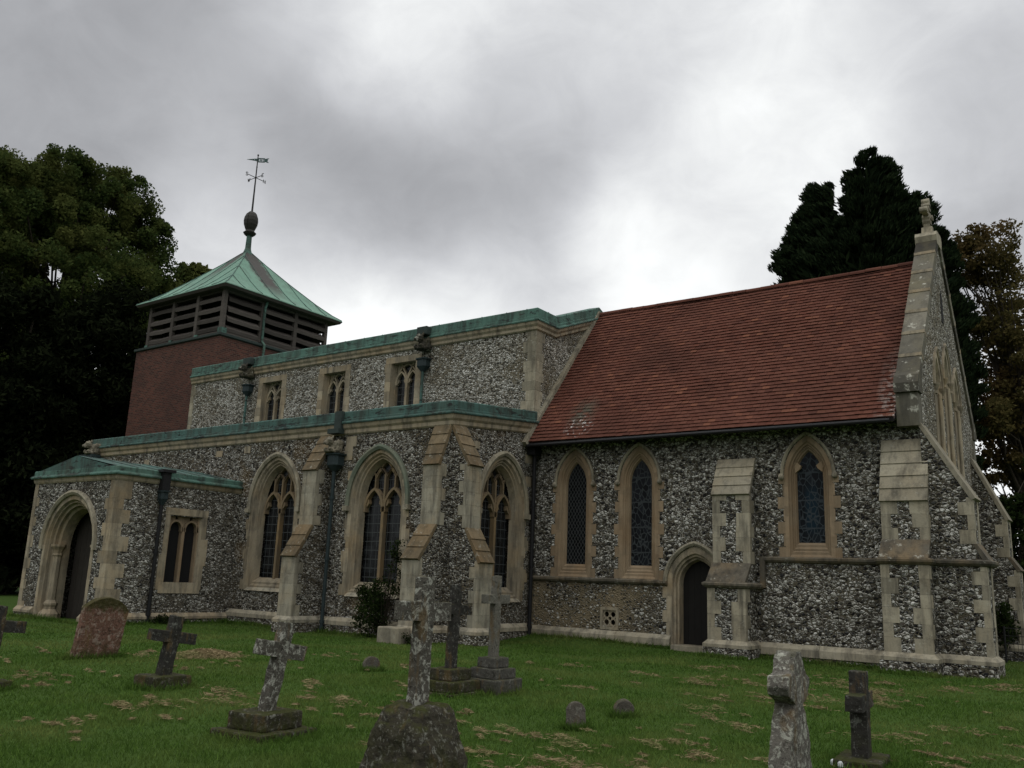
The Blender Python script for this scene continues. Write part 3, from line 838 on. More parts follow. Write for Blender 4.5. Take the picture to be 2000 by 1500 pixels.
# priest's door
dr = MB()
A0 = arch(.80, .10, 1.72, 2.70, 9, 5); A1 = arch(.66, .10, 1.72, 2.52, 9, 5)
dr.blocks(A1, A0, -.014, .15)
rings = [[(x, d, z) for x, z in arch(hw, .10, 1.72, ap, 9, 5)] for hw, d, ap in ((.66, -.012, 2.52), (.63, .05, 2.49), (.59, .06, 2.44), (.57, .14, 2.41), (.53, .15, 2.37), (.50, .34, 2.33))]
dr.loft(rings, False)
k = 0; z = .10
while z < 1.6:
    for sg in (-1, 1):
        e = (.14, .03)[(k + (sg > 0)) % 2]; x0, x1 = sorted((sg * .78, sg * (.80 + e))); dr.box(x0, x1, -.0125, .1, z + .003, z + .3)
    z += .31; k += 1
door = part(dr, 'door_surround', 'stone', loc=(-9.87, 22.0, 0))
hd = hood(.80, 1.72, 2.72, .10, .11, .0)
part(hd, 'hood_mould', 'stone_grey', door)
dl = MB()
for i in range(6):
    dl.box(-.54 + i * .18, -.364 + i * .18, .345, .40, .18, 2.45)
part(dl, 'door', 'dark_door', door)
sp_ = MB(); sp_.box(-10.46, -9.24, 21.72, 22.36, -.1, .17)
part(sp_, 'doorstep', 'stone_grey', bevel=.015)
# buttresses of the chancel
buttress('buttress', .97, .83, .45, -.3, 1.80, 2.26, 4.02, 4.95, (-8.69, 22.0, 0), 0, 'flint_chancel', plinth=(.10, .40), slabs=(4, 1), slab='stone_grey', low_slab='stone_dark')
buttress('buttress', .98, .80, .48, -.3, 2.46, 2.86, 3.78, 5.22, (-4.56, 22.0, 0), 0, 'flint_chancel', plinth=(.10, .42), slabs=(5, 1), slab='stone_grey', low_slab='stone_dark')
buttress('buttress', .72, 1.16, .98, -.3, 2.46, 2.80, 3.82, 5.55, (CHX1, 22.12, 0), R(90), 'flint_chancel', plinth=(.10, .42), slabs=(1, 1), slab='stone_grey', low_slab='stone_dark')
buttress('buttress', .72, 1.00, .80, -.3, 2.46, 2.80, 3.88, 5.65, (CHX1, 29.05, 0), R(90), 'flint_chancel', plinth=(.10, .42), slabs=(1, 1), slab='stone_grey', low_slab='stone_dark')
# east lancets
for (cy, zs, za) in ((24.35, 6.9, 7.75), (25.65, 7.3, 8.15), (26.95, 6.9, 7.75)):
    fr = MB()
    fr.blocks(arch(.34, 3.1, zs, za - .02, 8, 12), arch(.52, 3.1, zs, za + .17, 8, 12), -.015, .1)
    fr.loft([[(x, d, z) for x, z in arch(hw, 3.1, zs, za - q, 8, 12)] for hw, d, q in ((.34, -.013, .02), (.30, .06, .06), (.28, .06, .08), (.2, .26, .2))], False)
    for sg in (-1, 1):
        fr.tube([(sg * .30, .02, 3.1), (sg * .30, .02, zs - .1)], .05, 8)
        fr.lathe([(.07, zs - .22), (.06, zs - .14), (.11, zs + .0), (.12, zs + .05)], sg * .42, .0, 10)
    wn_ = part(fr, 'window', 'stone', loc=(CHX1, cy, 0), rotz=R(90))
    gl = MB(); gl.box(-.3, .3, .25, .27, 0, za - 3.1); part(gl, 'glass', 'glass_stained', wn_, loc=(0, 0, 3.1))
    part(hood(.52, zs, za + .18, .07, .06), 'hood_mould', 'stone', wn_)
sl = MB(); sl.course([(CHX1, 23.3), (CHX1, 28.0)], [(0, 2.95), (.12, 2.95), (.12, 3.02), (0, 3.12)]); part(sl, 'sill', 'stone_grey')
ov = MB(); ov.prism([arch(.13, 9.0, 9.5, 9.95, 6, 1, 25.7)], -.012, .02, EAST(CHX1)); part(ov, 'gable_slit', 'void')
# gable coping: separate stones up both slopes, kneelers, apex stone and cross
cp = MB()
def copestone(sy, t0, t1):
    a = Vector((25.7 + sy * 4.0, 6.42)); b = Vector((25.7, 11.62)); d = (b - a)
    p, q = a + d * t0, a + d * t1; n = Vector((d.y * (1 if sy < 0 else 1), -d.x)).normalized()
    n = Vector((-abs(n.x) if sy < 0 else abs(n.x), abs(n.y)))
    cp.prism([[tuple(p - n * .16), tuple(p + n * .10), tuple(q + n * .07), tuple(q - n * .16)]], -.05, .48, EAST(CHX1))
N = 7
for sy in (-1, 1):
    for i in range(N): copestone(sy, .03 + .95 * i / N + .003, .03 + .95 * (i + 1) / N - .003)
    ky = 25.7 + sy * 4.02
    cp.prism([[(ky - sy * -.06, 6.30), (ky - sy * -.06, 6.52), (ky - sy * .05, 6.72), (ky - sy * .42, 6.95), (ky - sy * .42, 6.30)]], -.055, .49, EAST(CHX1))
    cp.prism([[(ky + sy * -.02, 5.50), (ky + sy * -.02, 6.29), (ky - sy * .42, 6.29), (ky - sy * .42, 5.50)]], -.012, .47, EAST(CHX1))
part(cp, 'gable_coping', 'stone_coping')
for sy in (-1, 1):
    a_ = Vector((25.7 + sy * 4.0, 6.42)); d_ = Vector((25.7, 11.62)) - a_; n_ = Vector((sy * abs(d_.y), abs(d_.x))).normalized()
    for i in range(1, N):
        p_ = a_ + d_ * (.03 + .95 * i / N); u_ = d_.normalized() * .045
        cj = MB(); cj.prism([[tuple(p_ - u_ - n_ * .1), tuple(p_ - u_ + n_ * .088), tuple(p_ + u_ + n_ * .112), tuple(p_ + u_ - n_ * .1)]], -.054, .484, EAST(CHX1)); part(cj, 'pointing_joint', 'stone')
ax = MB()
ax.prism([[(25.40, 11.22), (25.33, 11.48), (25.40, 11.60), (25.58, 11.62), (25.82, 11.62), (26.00, 11.60), (26.07, 11.48), (26.0, 11.22)]], -.06, .50, EAST(CHX1))
ax.prism([[(25.55, 11.55), (25.62, 11.85), (25.78, 11.85), (25.85, 11.55)]], .08, .36, EAST(CHX1))
apex = part(ax, 'apex_stone', 'stone_grey')
cr = MB()
cr.prism([[(25.62, 11.8), (25.64, 12.62), (25.76, 12.62), (25.78, 11.8)]], .14, .30, EAST(CHX1))
cr.prism([[(25.36, 12.20), (25.36, 12.33), (26.04, 12.33), (26.04, 12.20)]], .145, .295, EAST(CHX1))
for cy_, cz_ in ((25.70, 12.64), (25.33, 12.265), (26.07, 12.265)):
    cr.prism([circ(cy_, cz_, .085, 10)], .12, .32, EAST(CHX1))
for cz_ in (12.02, 12.14, 12.42, 12.50):
    cr.prism([circ(25.70, cz_, .105, 10)], .115, .325, EAST(CHX1))
part(cr, 'gable_cross', 'stone_grey', apex)

# chancel roof of clay tiles, one island per tile
rf = MB()
p0 = Vector((21.52, 5.70)); p1 = Vector((25.7, 10.86)); d = p1 - p0; L = d.length; d.normalize(); nn = Vector((-d.y, d.x))
GA = .150; TW = .205; X0, X1 = CHX0 + .03, -4.655
nc = int(L / GA) + 1
def sag(x, t): return .03 * mnoise.noise(Vector((x * .4, t * .5, 0))) - .025 * math.sin(math.pi * (x - X0) / (X1 - X0))
for c in range(nc):
    off = (c % 2) * TW / 2; x = X0 - off
    while x < X1:
        a, b = max(x + .003, X0), min(x + TW - .003, X1); x += TW
        if b - a < .03: continue
        t0 = c * GA + rng.uniform(-.006, .006); t1 = min(t0 + GA * 1.5, L)
        lift = .046 + rng.uniform(-.004, .007)
        s0 = sag((a + b) / 2, t0); tw = rng.uniform(-.004, .004)
        def pt(xx, t, h):
            q = p0 + d * t + nn * (h + s0); return (xx, q.x, q.y)
        vv = [pt(a, t0, lift + tw), pt(b, t0, lift - tw), pt(b, t1, .006), pt(a, t1, .006), pt(a, t0, lift - .014 + tw), pt(b, t0, lift - .014 - tw), pt(b, t1, -.012), pt(a, t1, -.012)]
        rf.add(vv, [(0, 1, 2, 3), (4, 5, 1, 0), (7, 6, 5, 4)])
roof = part(rf, 'tiled_roof', 'tiles', recalc=False)
un = MB()
for sy in (-1, 1):
    e = 25.7 + sy * 4.18
    un.add([(X0, e, 5.66), (X1, e, 5.66), (X1, 25.7, 10.80), (X0, 25.7, 10.80)], [(0, 1, 2, 3)])
part(un, 'roof_deck', 'tiles', roof)
rg = MB()
x = X0
while x < X1 - .1:
    b = min(x + .45, X1); k = 8; z0 = 10.79 - .025 * math.sin(math.pi * (x - X0) / (X1 - X0)) + rng.uniform(-.008, .008)
    rg.loft([[(xx, 25.7 - .15 * math.cos(math.pi * i / k), z0 + .13 * math.sin(math.pi * i / k)) for i in range(k + 1)] for xx in (x + .004, b - .004)], False)
    x = b
part(rg, 'ridge_tile', 'tiles', roof)
vg = MB(); pa = p0 + nn * .05; pb = p1 + nn * .05
vg.prism([[tuple(pa - nn * .08 - d * .12), tuple(pa + nn * .09 - d * .12), tuple(pb + nn * .09), tuple(pb - nn * .08)]], CHX0 - .02, CHX0 + .13, lambda u, v, dd: (dd, u, v))
part(vg, 'verge_flashing', 'stone_grey', roof)

# --- nave with clerestory
NX0, NX1, NY = -33.1, -15.15, 21.95
cw = MB()
cw.prism([[(NX0, 5.5), (NX0, 9.4), (NX1 - .02, 9.4), (NX1 - .02, 5.5)]] + [[(c - .6, 7.02), (c - .6, 8.96), (c + .6, 8.96), (c + .6, 7.02)] for c in (-27.75, -24.21, -20.75)], 0, .7, SOUTH(NY))
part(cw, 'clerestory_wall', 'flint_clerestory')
ge = MB(); ge.prism([[(NY + .01, 0), (NY + .01, 9.40), (23.0, 9.40), (25.7, 10.45), (28.4, 9.40), (29.4, 9.40), (29.4, 0)]], 0, .6, EAST(NX1))
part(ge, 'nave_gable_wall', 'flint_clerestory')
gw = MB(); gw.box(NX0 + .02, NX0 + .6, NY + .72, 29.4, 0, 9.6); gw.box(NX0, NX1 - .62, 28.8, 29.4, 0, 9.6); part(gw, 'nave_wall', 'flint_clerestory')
for c in (-27.75, -24.21, -20.75): clerestory_window(c)
q = MB(); corner_quoins(q, NX1, NY, 6.2, 9.36, -1, 1, lo=.46, sh=.34); part(q, 'quoin', 'stone_grey')
q = MB(); corner_quoins(q, NX0, NY, 6.4, 9.36, 1, 1, lo=.3, sh=.22); part(q, 'quoin', 'stone_grey')
NP = [(NX0 - .02, NY), (NX1, NY), (NX1, 23.0, 0), (NX1, 25.7, 1.06), (NX1, 28.4, 0), (NX1, 29.4, 0)]
co = MB(); co.course(NP, [(-.2, 9.34), (.02, 9.34), (.06, 9.38), (.06, 9.46), (.11, 9.53), (.13, 9.63), (-.2, 9.63)])
part(co, 'cornice', 'stone')
def fascia(path, z0, z1, lip=.05, out=.10, name='copper_fascia', m='copper', seam=.9, skip=()):
    f = MB()
    zm = z0 + (z1 - z0) * .38
    f.course(path, [(-.35, z0 + .05), (out, z0 + .01), (out + lip, z0 - .015), (out + lip + .012, z0 + .02), (out + lip, z0 + .055), (out, z0 + .075), (out, zm), (out - .018, zm + .012), (out - .018, z1), (out - .05, z1 + .03), (-.35, z1 + .05)])
    s = f
    for (a, b) in zip(path, path[1:]):
        A = Vector(a[:2]); B = Vector(b[:2]); D = B - A; Ln = D.length; D.normalize(); nn_ = Vector((D.y, -D.x))
        t = seam * .6
        while t < Ln - .15:
            zz = (a[2] if len(a) > 2 else 0) + ((b[2] if len(b) > 2 else 0) - (a[2] if len(a) > 2 else 0)) * t / Ln
            P_ = A + D * t
            c = [P_ + nn_ * (out - .03) - D * .012, P_ + nn_ * (out - .012) - D * .012, P_ + nn_ * (out - .012) + D * .012, P_ + nn_ * (out - .03) + D * .012]
            s.loft([[(p.x, p.y, z0 + .08 + zz) for p in c], [(p.x, p.y, z1 + .03 + zz) for p in c]])
            t += seam * rng.uniform(.85, 1.15)
    return part(f, name, m)
fascia(NP, 9.64, 10.04)
nr = MB()
nr.loft([[(x, 21.95, 9.98), (x, 23.0, 9.99), (x, 25.7, 11.05), (x, 28.4, 9.99), (x, 29.4, 9.98)] for x in (NX0, NX1)], False)
part(nr, 'nave_roof', 'copper')

# --- aisle
AY = 18.05; AX0, AX1 = -33.2, -15.13
ah = [arch(1.04, 1.06, 3.66, 5.08, 10, 1, c, .5) for c in (-22.15, -17.72)]
aw = MB(); aw.prism([[(AX0, -.3), (AX0, 5.75), (AX1 - .01, 5.75), (AX1 - .01, -.3)]] + ah, 0, .65, SOUTH(AY))
part(aw, 'aisle_wall', 'flint_aisle')
ae = MB(); ae.prism([[(AY + .01, -.3), (AY + .01, 5.72), (22.05, 6.12), (22.05, -.3)], arch(1.04, 1.06, 3.66, 5.08, 10, 1, 20.48, .5)], 0, .6, EAST(AX1))
part(ae, 'aisle_wall', 'flint_aisle')
aww = MB(); aww.box(AX0 + .01, AX0 + .6, AY + .66, 21.9, -.3, 5.75); part(aww, 'aisle_wall', 'flint_aisle')
aisle_window((-22.15, AY, 0), 0); aisle_window((-17.72, AY, 0), 0, 1.0); aisle_window((AX1, 20.48, 0), R(90))
# ashlar facing beside the windows and random blocks let into the flint
for (x, z, a, b) in ((-19.2, 4.9, .34, .4), (-19.15, 5.3, .42, .3), (-23.9, 5.35, .3, .22), (-25.4, 5.3, .36, .2), (-29.6, 5.2, .3, .2), (-18.98, 4.3, .2, .28), (-15.9, 3.2, .3, .25), (-16.05, 2.3, .26, .3), (-18.93, 2.6, .2, .3), (-18.98, 1.7, .24, .3), (-20.8, 4.2, .2, .3)):
    bl = MB(); bl.box(x, x + a, AY - .009, AY + .1, z, z + b); part(bl, 'ashlar_block', 'stone')
for (y, z, a, b) in ((18.75, 4.0, .24, .3), (21.55, 3.4, .3, .28), (21.6, 2.5, .26, .3), (21.55, 1.6, .3, .26), (21.6, 4.4, .3, .3), (21.55, 5.1, .4, .26), (19.0, 5.2, .3, .2)):
    bl = MB(); bl.box(AX1 - .1, AX1 + .009, y, y + a, z, z + b); part(bl, 'ashlar_block', 'stone')
AP = [(AX0 - .02, AY), (AX1, AY), (AX1, 22.0, .38)]
co = MB(); co.course(AP, [(-.2, 5.66), (.02, 5.66), (.05, 5.70), (.05, 5.80), (.10, 5.86), (.13, 5.97), (-.2, 5.97)])
part(co, 'cornice', 'stone')
fascia(AP, 5.99, 6.33, lip=.06, m='copper_dark')
ar = MB(); ar.loft([[(x, 18.05, 6.30), (x, 22.0, 6.72)] for x in (AX0, AX1 - .02)], False); part(ar, 'aisle_roof', 'copper_dark')
for run in ([(-23.8, AY), (-20.35, AY)], [(-19.6, AY), (-15.7, AY)], [(AX1, 18.7), (AX1, 21.95)]):
    pl = MB(); pl.course(run, [(0, -.3), (.12, -.3), (.12, .22), (0, .22)]); part(pl, 'plinth', 'flint_aisle')
    pc = MB(); mid_ = tuple((p + q_) / 2 for p, q_ in zip(*run)); dv = (Vector(run[1]) - Vector(run[0])).normalized() * .004
    for a, b in ((run[0], tuple(Vector(mid_) - dv)), (tuple(Vector(mid_) + dv), run[1])):
        pc.course([a, b], [(0, .23), (.14, .23), (.14, .34), (.02, .44), (0, .44)])
    part(pc, 'plinth_course', 'stone_grey')
buttress('buttress', .56, 1.10, .60, -.3, 2.10, 2.98, 4.60, 5.68, (-19.95, AY, 0), 0, 'flint_aisle', full=True, stone_m='stone_pale', slabs=(4, 3), plinth=(.09, .42))
buttress('buttress', .54, 1.02, .42, -.3, 2.10, 2.98, 4.60, 5.70, (-15.41, AY, 0), 0, 'flint_aisle', full=True, stone_m='stone_pale', slabs=(4, 3), plinth=(.09, .42))
buttress('buttress', .56, 1.12, .64, -.3, 2.08, 2.92, 4.60, 5.70, (AX1, AY + .30, 0), R(90), 'flint_aisle', full=True, stone_m='stone_pale', slabs=(4, 3), plinth=(.09, .42))
fp = MB(); fp.box(-15.95, -15.2, 16.55, 17.0, -.1, .40); part(fp, 'footing_block', 'stone_grey', bevel=.03)

# --- porch
PX0, PX1, PY = -28.5, -23.87, 13.8
ph = arch(1.36, -.3, 2.15, 3.55, 10, 1, -26.05, .35)
pw = MB(); pw.prism([[(PX0, -.3), (PX0, 4.2), (PX1 - .01, 4.2), (PX1 - .01, -.3)] if False else
                     [(PX0, -.3), (PX0, 4.2), (PX1 - .01, 4.2), (PX1 - .01, -.3)] + list(reversed(ph))], 0, .6, SOUTH(PY))
part(pw, 'porch_wall', 'flint_porch')
pe = MB(); pe.prism([[(PY + .01, -.3), (PY + .01, 4.15), (AY, 4.15), (AY, -.3)], [(15.63, 1.20), (15.63, 3.15), (16.75, 3.15), (16.75, 1.20)]], 0, .5, EAST(PX1))
part(pe, 'porch_wall', 'flint_porch')
pz = MB(); pz.box(PX0, PX0 + .5, PY + .62, AY, -.3, 4.15); part(pz, 'porch_wall', 'flint_porch')
pcil = MB(); pcil.box(PX0 + .1, PX1 - .1, PY + .1, AY, 4.02, 4.1); part(pcil, 'ceiling', 'dark_door')
q = MB(); corner_quoins(q, PX1, PY, .15, 4.02, -1, 1, lo=.5, sh=.32, ch=.36); part(q, 'quoin', 'stone')
q = MB(); corner_quoins(q, PX0, PY, .15, 4.02, 1, 1, lo=.34, sh=.2); part(q, 'quoin', 'stone')
PPt = [(PX0, AY), (PX0, PY), (PX1, PY), (PX1, AY)]
co = MB(); co.course(PPt, [(-.2, 4.02), (.02, 4.02), (.05, 4.07), (.07, 4.18), (-.2, 4.18)]); part(co, 'cornice', 'stone')
fascia(PPt, 4.19, 4.40, lip=.05, out=.08)
pr = MB(); pm = (PX0 + PX1) / 2
pr.loft([[(PX0 - .06, y, 4.40), (pm, y, 4.82), (PX1 + .06, y, 4.40)] for y in (PY - .05, AY)], False)
pr.add([(PX0 - .06, PY - .055, 4.36), (PX1 + .06, PY - .055, 4.36), (pm, PY - .055, 4.81)], [(0, 1, 2)])
for i in range(1, 6):
    for sx in (-1, 1):
        x1 = pm + sx * 2.3
        pr.bar([(0, 0), (0.001, 0)], .001, 0, .001) if False else None
        y = PY + i * .72
        pr.tube([(pm, y, 4.83), (x1, y, 4.42)], .018, 5)
part(pr, 'porch_roof', 'copper_dark')
for run in ([(PX0, PY), (-27.5, PY)], [(-24.6, PY), (PX1, PY), (PX1, AY)]):
    pl = MB(); pl.course(run, [(0, -.3), (.10, -.3), (.10, .14), (0, .14)]); part(pl, 'plinth', 'flint_porch')
    pc = MB(); pc.course(run, [(0, .15), (.12, .15), (.12, .22), (.02, .32), (0, .32)]); part(pc, 'plinth_course', 'stone')
# porch archway
pa_ = MB()
pa_.blocks(arch(1.30, .0, 2.15, 3.50, 10, 7, rd=.35), arch(1.44, .0, 2.15, 3.66, 10, 7, rd=.35), -.014, .12)
pa_.loft([[(x, dd, z) for x, z in arch(hw, .0, 2.15, ap, 10, 7, rd=.35)] for hw, dd, ap in ((1.30, -.012, 3.50), (1.26, .07, 3.46), (1.22, .07, 3.42), (1.20, .16, 3.40), (1.14, .18, 3.33), (1.14, .28, 3.33), (1.06, .32, 3.25), (1.02, .55, 3.20), (1.02, .62, 3.20))], False)
arc_ = part(pa_, 'porch_archway', 'stone', loc=(-26.05, PY, 0))
part(hood(1.42, 2.15, 3.64, .12, .12, .12, rd=.35), 'hood_mould', 'stone_grey', arc_)
for sg in (-1, 1):
    cmb = MB(); cxx = sg * 1.10; cyy = .30
    cmb.lathe([(.30, -.05), (.30, .14), (.22, .24), (.17, .28), (.17, .34), (.20, .40), (.20, .45), (.16, .50), (.125, .54), (.125, 1.82), (.15, 1.86), (.13, 1.92), (.15, 2.02), (.21, 2.12), (.21, 2.18)], cxx, cyy, 8, math.pi / 8)
    part(cmb, 'column', 'stone', arc_)
pd = MB()
for i in range(7): pd.box(-1.05 + i * .3, -.758 + i * .3, .80, .86, 0, 3.3)
part(pd, 'porch_door', 'grey_door', arc_)
# porch side window
sw = MB()
sw.box(-.80, -.56, -.012, .12, .98, 2.0); sw.box(-.72, -.56, -.012, .12, 2.004, 3.17); sw.box(.56, .74, -.012, .12, .98, 1.7); sw.box(.56, .82, -.012, .12, 1.704, 2.5); sw.box(.56, .72, -.012, .12, 2.504, 3.17)
sw.box(-.74, .74, -.013, .3, 3.174, 3.38); sw.box(-.7, .7, -.016, .3, .88, 1.20)
for sg in (-1, 1): sw.loft([[(sg * .56, -.01, 1.2), (sg * .56, -.01, 3.175)], [(sg * .49, .2, 1.2), (sg * .49, .2, 3.175)]], False)
sw_ = part(sw, 'window', 'stone', loc=(PX1, 16.19, 0), rotz=R(90))
tr = MB(); tr.bar([(0, 1.2), (0, 2.85)], .10, .10, .24)
for sg in (-1, 1):
    tr.bar(arch(.22, 2.70, 2.78, 3.02, 7, 1, sg * .265), .06, .10, .24); tr.bar([(sg * .51, 1.2), (sg * .51, 3.17)], .07, .1, .24)
    tr.prism([[(0, 2.82), (sg * .06, 2.95), (sg * .2, 3.05), (sg * .2, 3.17), (0, 3.17)]], .13, .22, lambda u, v, dd: (u, dd, v))
    tr.prism([[(sg * .5, 2.82), (sg * .44, 2.96), (sg * .3, 3.05), (sg * .3, 3.17), (sg * .5, 3.17)]], .13, .22, lambda u, v, dd: (u, dd, v))
part(tr, 'tracery', 'stone_warm', sw_)
gl = MB(); gl.box(-.56, .56, .24, .26, 0, 1.98); part(gl, 'glass', 'void', sw_, loc=(0, 0, 1.2))

# --- rainwater pipes and gargoyles
def downpipe(x, y, z0, z1, mname, r=.055, kink=None, hz=None, hm='blue_lead', face=0, hs=.22, hh=.26):
    mb = MB()
    pts = [(x, y, z0)] + ([(x, y, kink), (x, y, kink)] if False else []) + [(x, y, z1)]
    mb.tube(pts, r, 10)
    z = z0 + .25
    while z < z1 - .3:
        mb.tube([(x, y, z), (x, y, z + .09)], r * 1.35, 10); z += 1.75
    mb.tube([(x, y, z0 + .15), (x - .0, y, z0 + .06)], r * 1.2, 10)
    o = part(mb, 'downpipe', mname)
    if hz:
        h = MB()
        a = 0
        top, bot = hs, hs * .86
        rings = []
        for zz, s_ in ((hz - .16, r * 1.1), (hz, bot * .92), (hz + .02, bot), (hz + hh - .05, bot), (hz + hh - .045, top * 1.06), (hz + hh, top * 1.1)):
            rings.append([(x + sx * s_, y + sy * s_ * .75, zz) for sx, sy in ((-1, -.55), (-.55, -1), (.55, -1), (1, -.55), (1, .8), (-1, .8))])
        h.loft(rings); h.f.append(tuple(range(len(h.v) - 6, len(h.v)))); h.f.append((5, 4, 3, 2, 1, 0))
        part(h, 'hopper', hm, o)
    return o
CLOUD = bpy.data.textures.new('carving', 'CLOUDS'); CLOUD.noise_scale = .07; CLOUD.noise_depth = 2
def gargoyle(x, y, z, s=1.0, rotz=0, m='stone_grey'):
    """crouching beast carved from one block, facing outward (-y)"""
    g_ = MB()
    g_.ball((0, .05, .17), (.17, .22, .18)); g_.ball((0, -.20, .30), (.12, .13, .12)); g_.ball((0, -.31, .24), (.075, .09, .065))
    for sg in (-1, 1):
        g_.ball((sg * .085, -.15, .42), (.04, .035, .06), 6); g_.ball((sg * .10, -.20, .07), (.05, .12, .05), 8); g_.ball((sg * .14, .06, .10), (.07, .13, .11), 8); g_.ball((sg * .05, -.28, .33), .028, 6)
        g_.ball((sg * .16, .08, .26), (.04, .16, .12), 8)
    g_.box(-.16, .16, -.24, .25, -.02, .05)
    o = part(g_, 'gargoyle', m, loc=(x, y, z), rotz=rotz)
    o.scale = (s, s, s)
    rm = o.modifiers.new('remesh', 'REMESH'); rm.mode = 'VOXEL'; rm.voxel_size = .022; rm.use_smooth_shade = True
    dp = o.modifiers.new('weathering', 'DISPLACE'); dp.texture = CLOUD; dp.strength = .09; dp.mid_level = .5; dp.texture_coords = 'LOCAL'
    return o
downpipe(-19.38, 17.86, 0, 4.78, 'blue_lead', hz=4.72, hs=.27, hh=.36)
gargoyle(-19.40, 17.80, 5.12, 1.0)
cpb = MB(); cpb.box(-19.66, -19.2, 17.72, 17.96, 5.68, 5.82); cpb.box(-19.52, -19.24, 17.84, 17.97, 5.82, 6.36); part(cpb, 'outlet_box', 'ledge_lead')
for x in (-29.12, -19.72):
    downpipe(x, 21.82, 6.65, 8.72, 'copper_dark', r=.05, hz=8.62, hs=.24, hh=.30)
    gargoyle(x + .02, 21.78, 9.22, 1.2, m='stone_coping')
    cpb = MB(); cpb.box(x - .22, x + .24, 21.62, 21.86, 9.72, 10.02); part(cpb, 'outlet_box', 'ledge_lead', bevel=.03)
downpipe(PX1 + .10, 15.22, 0, 3.62, 'black_iron', hz=3.58, hs=.17, hh=.26)
sb = MB(); sb.box(PX1 + .02, PX1 + .24, 15.10, 15.34, 3.84, 4.45); sb.box(PX1 + .0, PX1 + .30, 15.02, 15.45, 4.38, 4.46); part(sb, 'spout', 'black_iron')
downpipe(-14.98, 21.83, .05, 5.45, 'black_iron', r=.06)
hp = MB(); hp.box(-15.12, -14.84, 21.62, 21.97, 5.35, 5.60); part(hp, 'gutter_box', 'black_iron')
gu = MB(); gu.tube([(CHX0 + .1, 21.46, 5.60), (-4.75, 21.46, 5.62)], .05, 8); part(gu, 'gutter', 'black_iron')
gargoyle(-32.75, 17.8, 5.75, 1.1); hp = MB(); hp.box(-33.45, -32.5, 17.62, 17.98, 5.5, 5.72); part(hp, 'hopper', 'blue_lead')
# brackets of dead creeper on the chancel wall
# --- tower
TX0, TX1, TY0, TY1 = -39.8, -33.18, 23.1, 29.75
tw = MB(); tw.box(TX0, TX1, TY0, TY1, -.3, 11.86); tower = part(tw, 'tower', 'brick')
led = MB(); led.course([(TX0, TY1), (TX0, TY0), (TX1, TY0), (TX1, TY1)], [(-.4, 11.862), (.03, 11.862), (.09, 11.90), (.09, 12.0), (-.25, 12.12), (-.4, 12.12)])
part(led, 'copper_ledge', 'ledge_lead', tower)
BX0, BX1, BY0, BY1, BZ0, BZ1 = -39.28, -33.30, 23.22, 29.45, 12.08, 14.12
core = MB(); core.box(BX0 + .5, BX1 - .5, BY0 + .5, BY1 - .5, 12.0, 14.4); part(core, 'belfry_core', 'void', tower)
def belfry_side(face):
    """posts, rails and tilted weathered louvre boards of one side"""
    post = MB(); bd = MB()
    if face == 's': L0, L1 = BX0, BX1; mp = lambda u, dd, z: (u, BY0 + dd, z)
    elif face == 'e': L0, L1 = BY0, BY1; mp = lambda u, dd, z: (BX1 - dd, u, z)
    elif face == 'n': L0, L1 = BX0, BX1; mp = lambda u, dd, z: (u, BY1 - dd, z)
    else: L0, L1 = BY0, BY1; mp = lambda u, dd, z: (BX0 + dd, u, z)
    def pbox(mb, a, b, d0, d1, z0, z1):
        vv = [mp(u, dd, z) for z in (z0, z1) for dd in (d0, d1) for u in (a, b)]
        mb.add(vv, [(0, 2, 3, 1), (4, 5, 7, 6), (0, 1, 5, 4), (2, 6, 7, 3), (0, 4, 6, 2), (1, 3, 7, 5)])
    Ln = L1 - L0
    ps = [L0 + .11 + i * (Ln - .22) / 3 for i in range(4)]
    if face in 'ew': ps = [L0 + .16 + i * (Ln - .22) / 3 for i in range(4)]
    for p in ps[0 if face in 'sn' else 1:None if face in 'sn' else -1]: pbox(post, p - .10, p + .10, -.02, .16, BZ0, BZ1)
    pbox(post, L0 + .2, L1 - .2, .02, .14, 14.02, 14.14); pbox(post, L0 + .2, L1 - .2, .02, .14, BZ0, BZ0 + .08)
    for a, b in zip(ps, ps[1:]):
        for k in range(4):
            zc = BZ0 + .20 + k * .475 + rng.uniform(-.015, .015); sagk = rng.uniform(-.035, .02)
            n = 5; rr = []
            for i in range(n + 1):
                u = a + .09 + (b - a - .18) * i / n; s_ = sagk * math.sin(math.pi * i / n) + rng.uniform(-.008, .008)
                rr.append([mp(u, .0, zc - .11 + s_), mp(u, -.02, zc + .05 + s_), mp(u, .26, zc + .26 + s_), mp(u, .28, zc + .22 + s_)])
            bd.loft(rr); o = len(bd.v) - 4 * (n + 1); bd.f.append((o, o + 1, o + 2, o + 3)); bd.f.append((len(bd.v) - 1, len(bd.v) - 2, len(bd.v) - 3, len(bd.v) - 4))
    part(post, 'belfry_frame', 'oak', tower); part(bd, 'louvre', 'oak', tower)
for f_ in 'sewn': belfry_side(f_)
pf = MB()
for x_ in (BX0 - .02, BX0 + 2.0, BX0 + 4.0, BX1 - .2):
    pf.box(x_, x_ + .22, BY0 - .05, BY0 + .2, 12.0, 12.16)
pf.box(BX1 - .2, BX1 + .05, BY0 - .07, BY0 + .24, 11.99, 12.30)
part(pf, 'post_shoe', 'copper', tower)
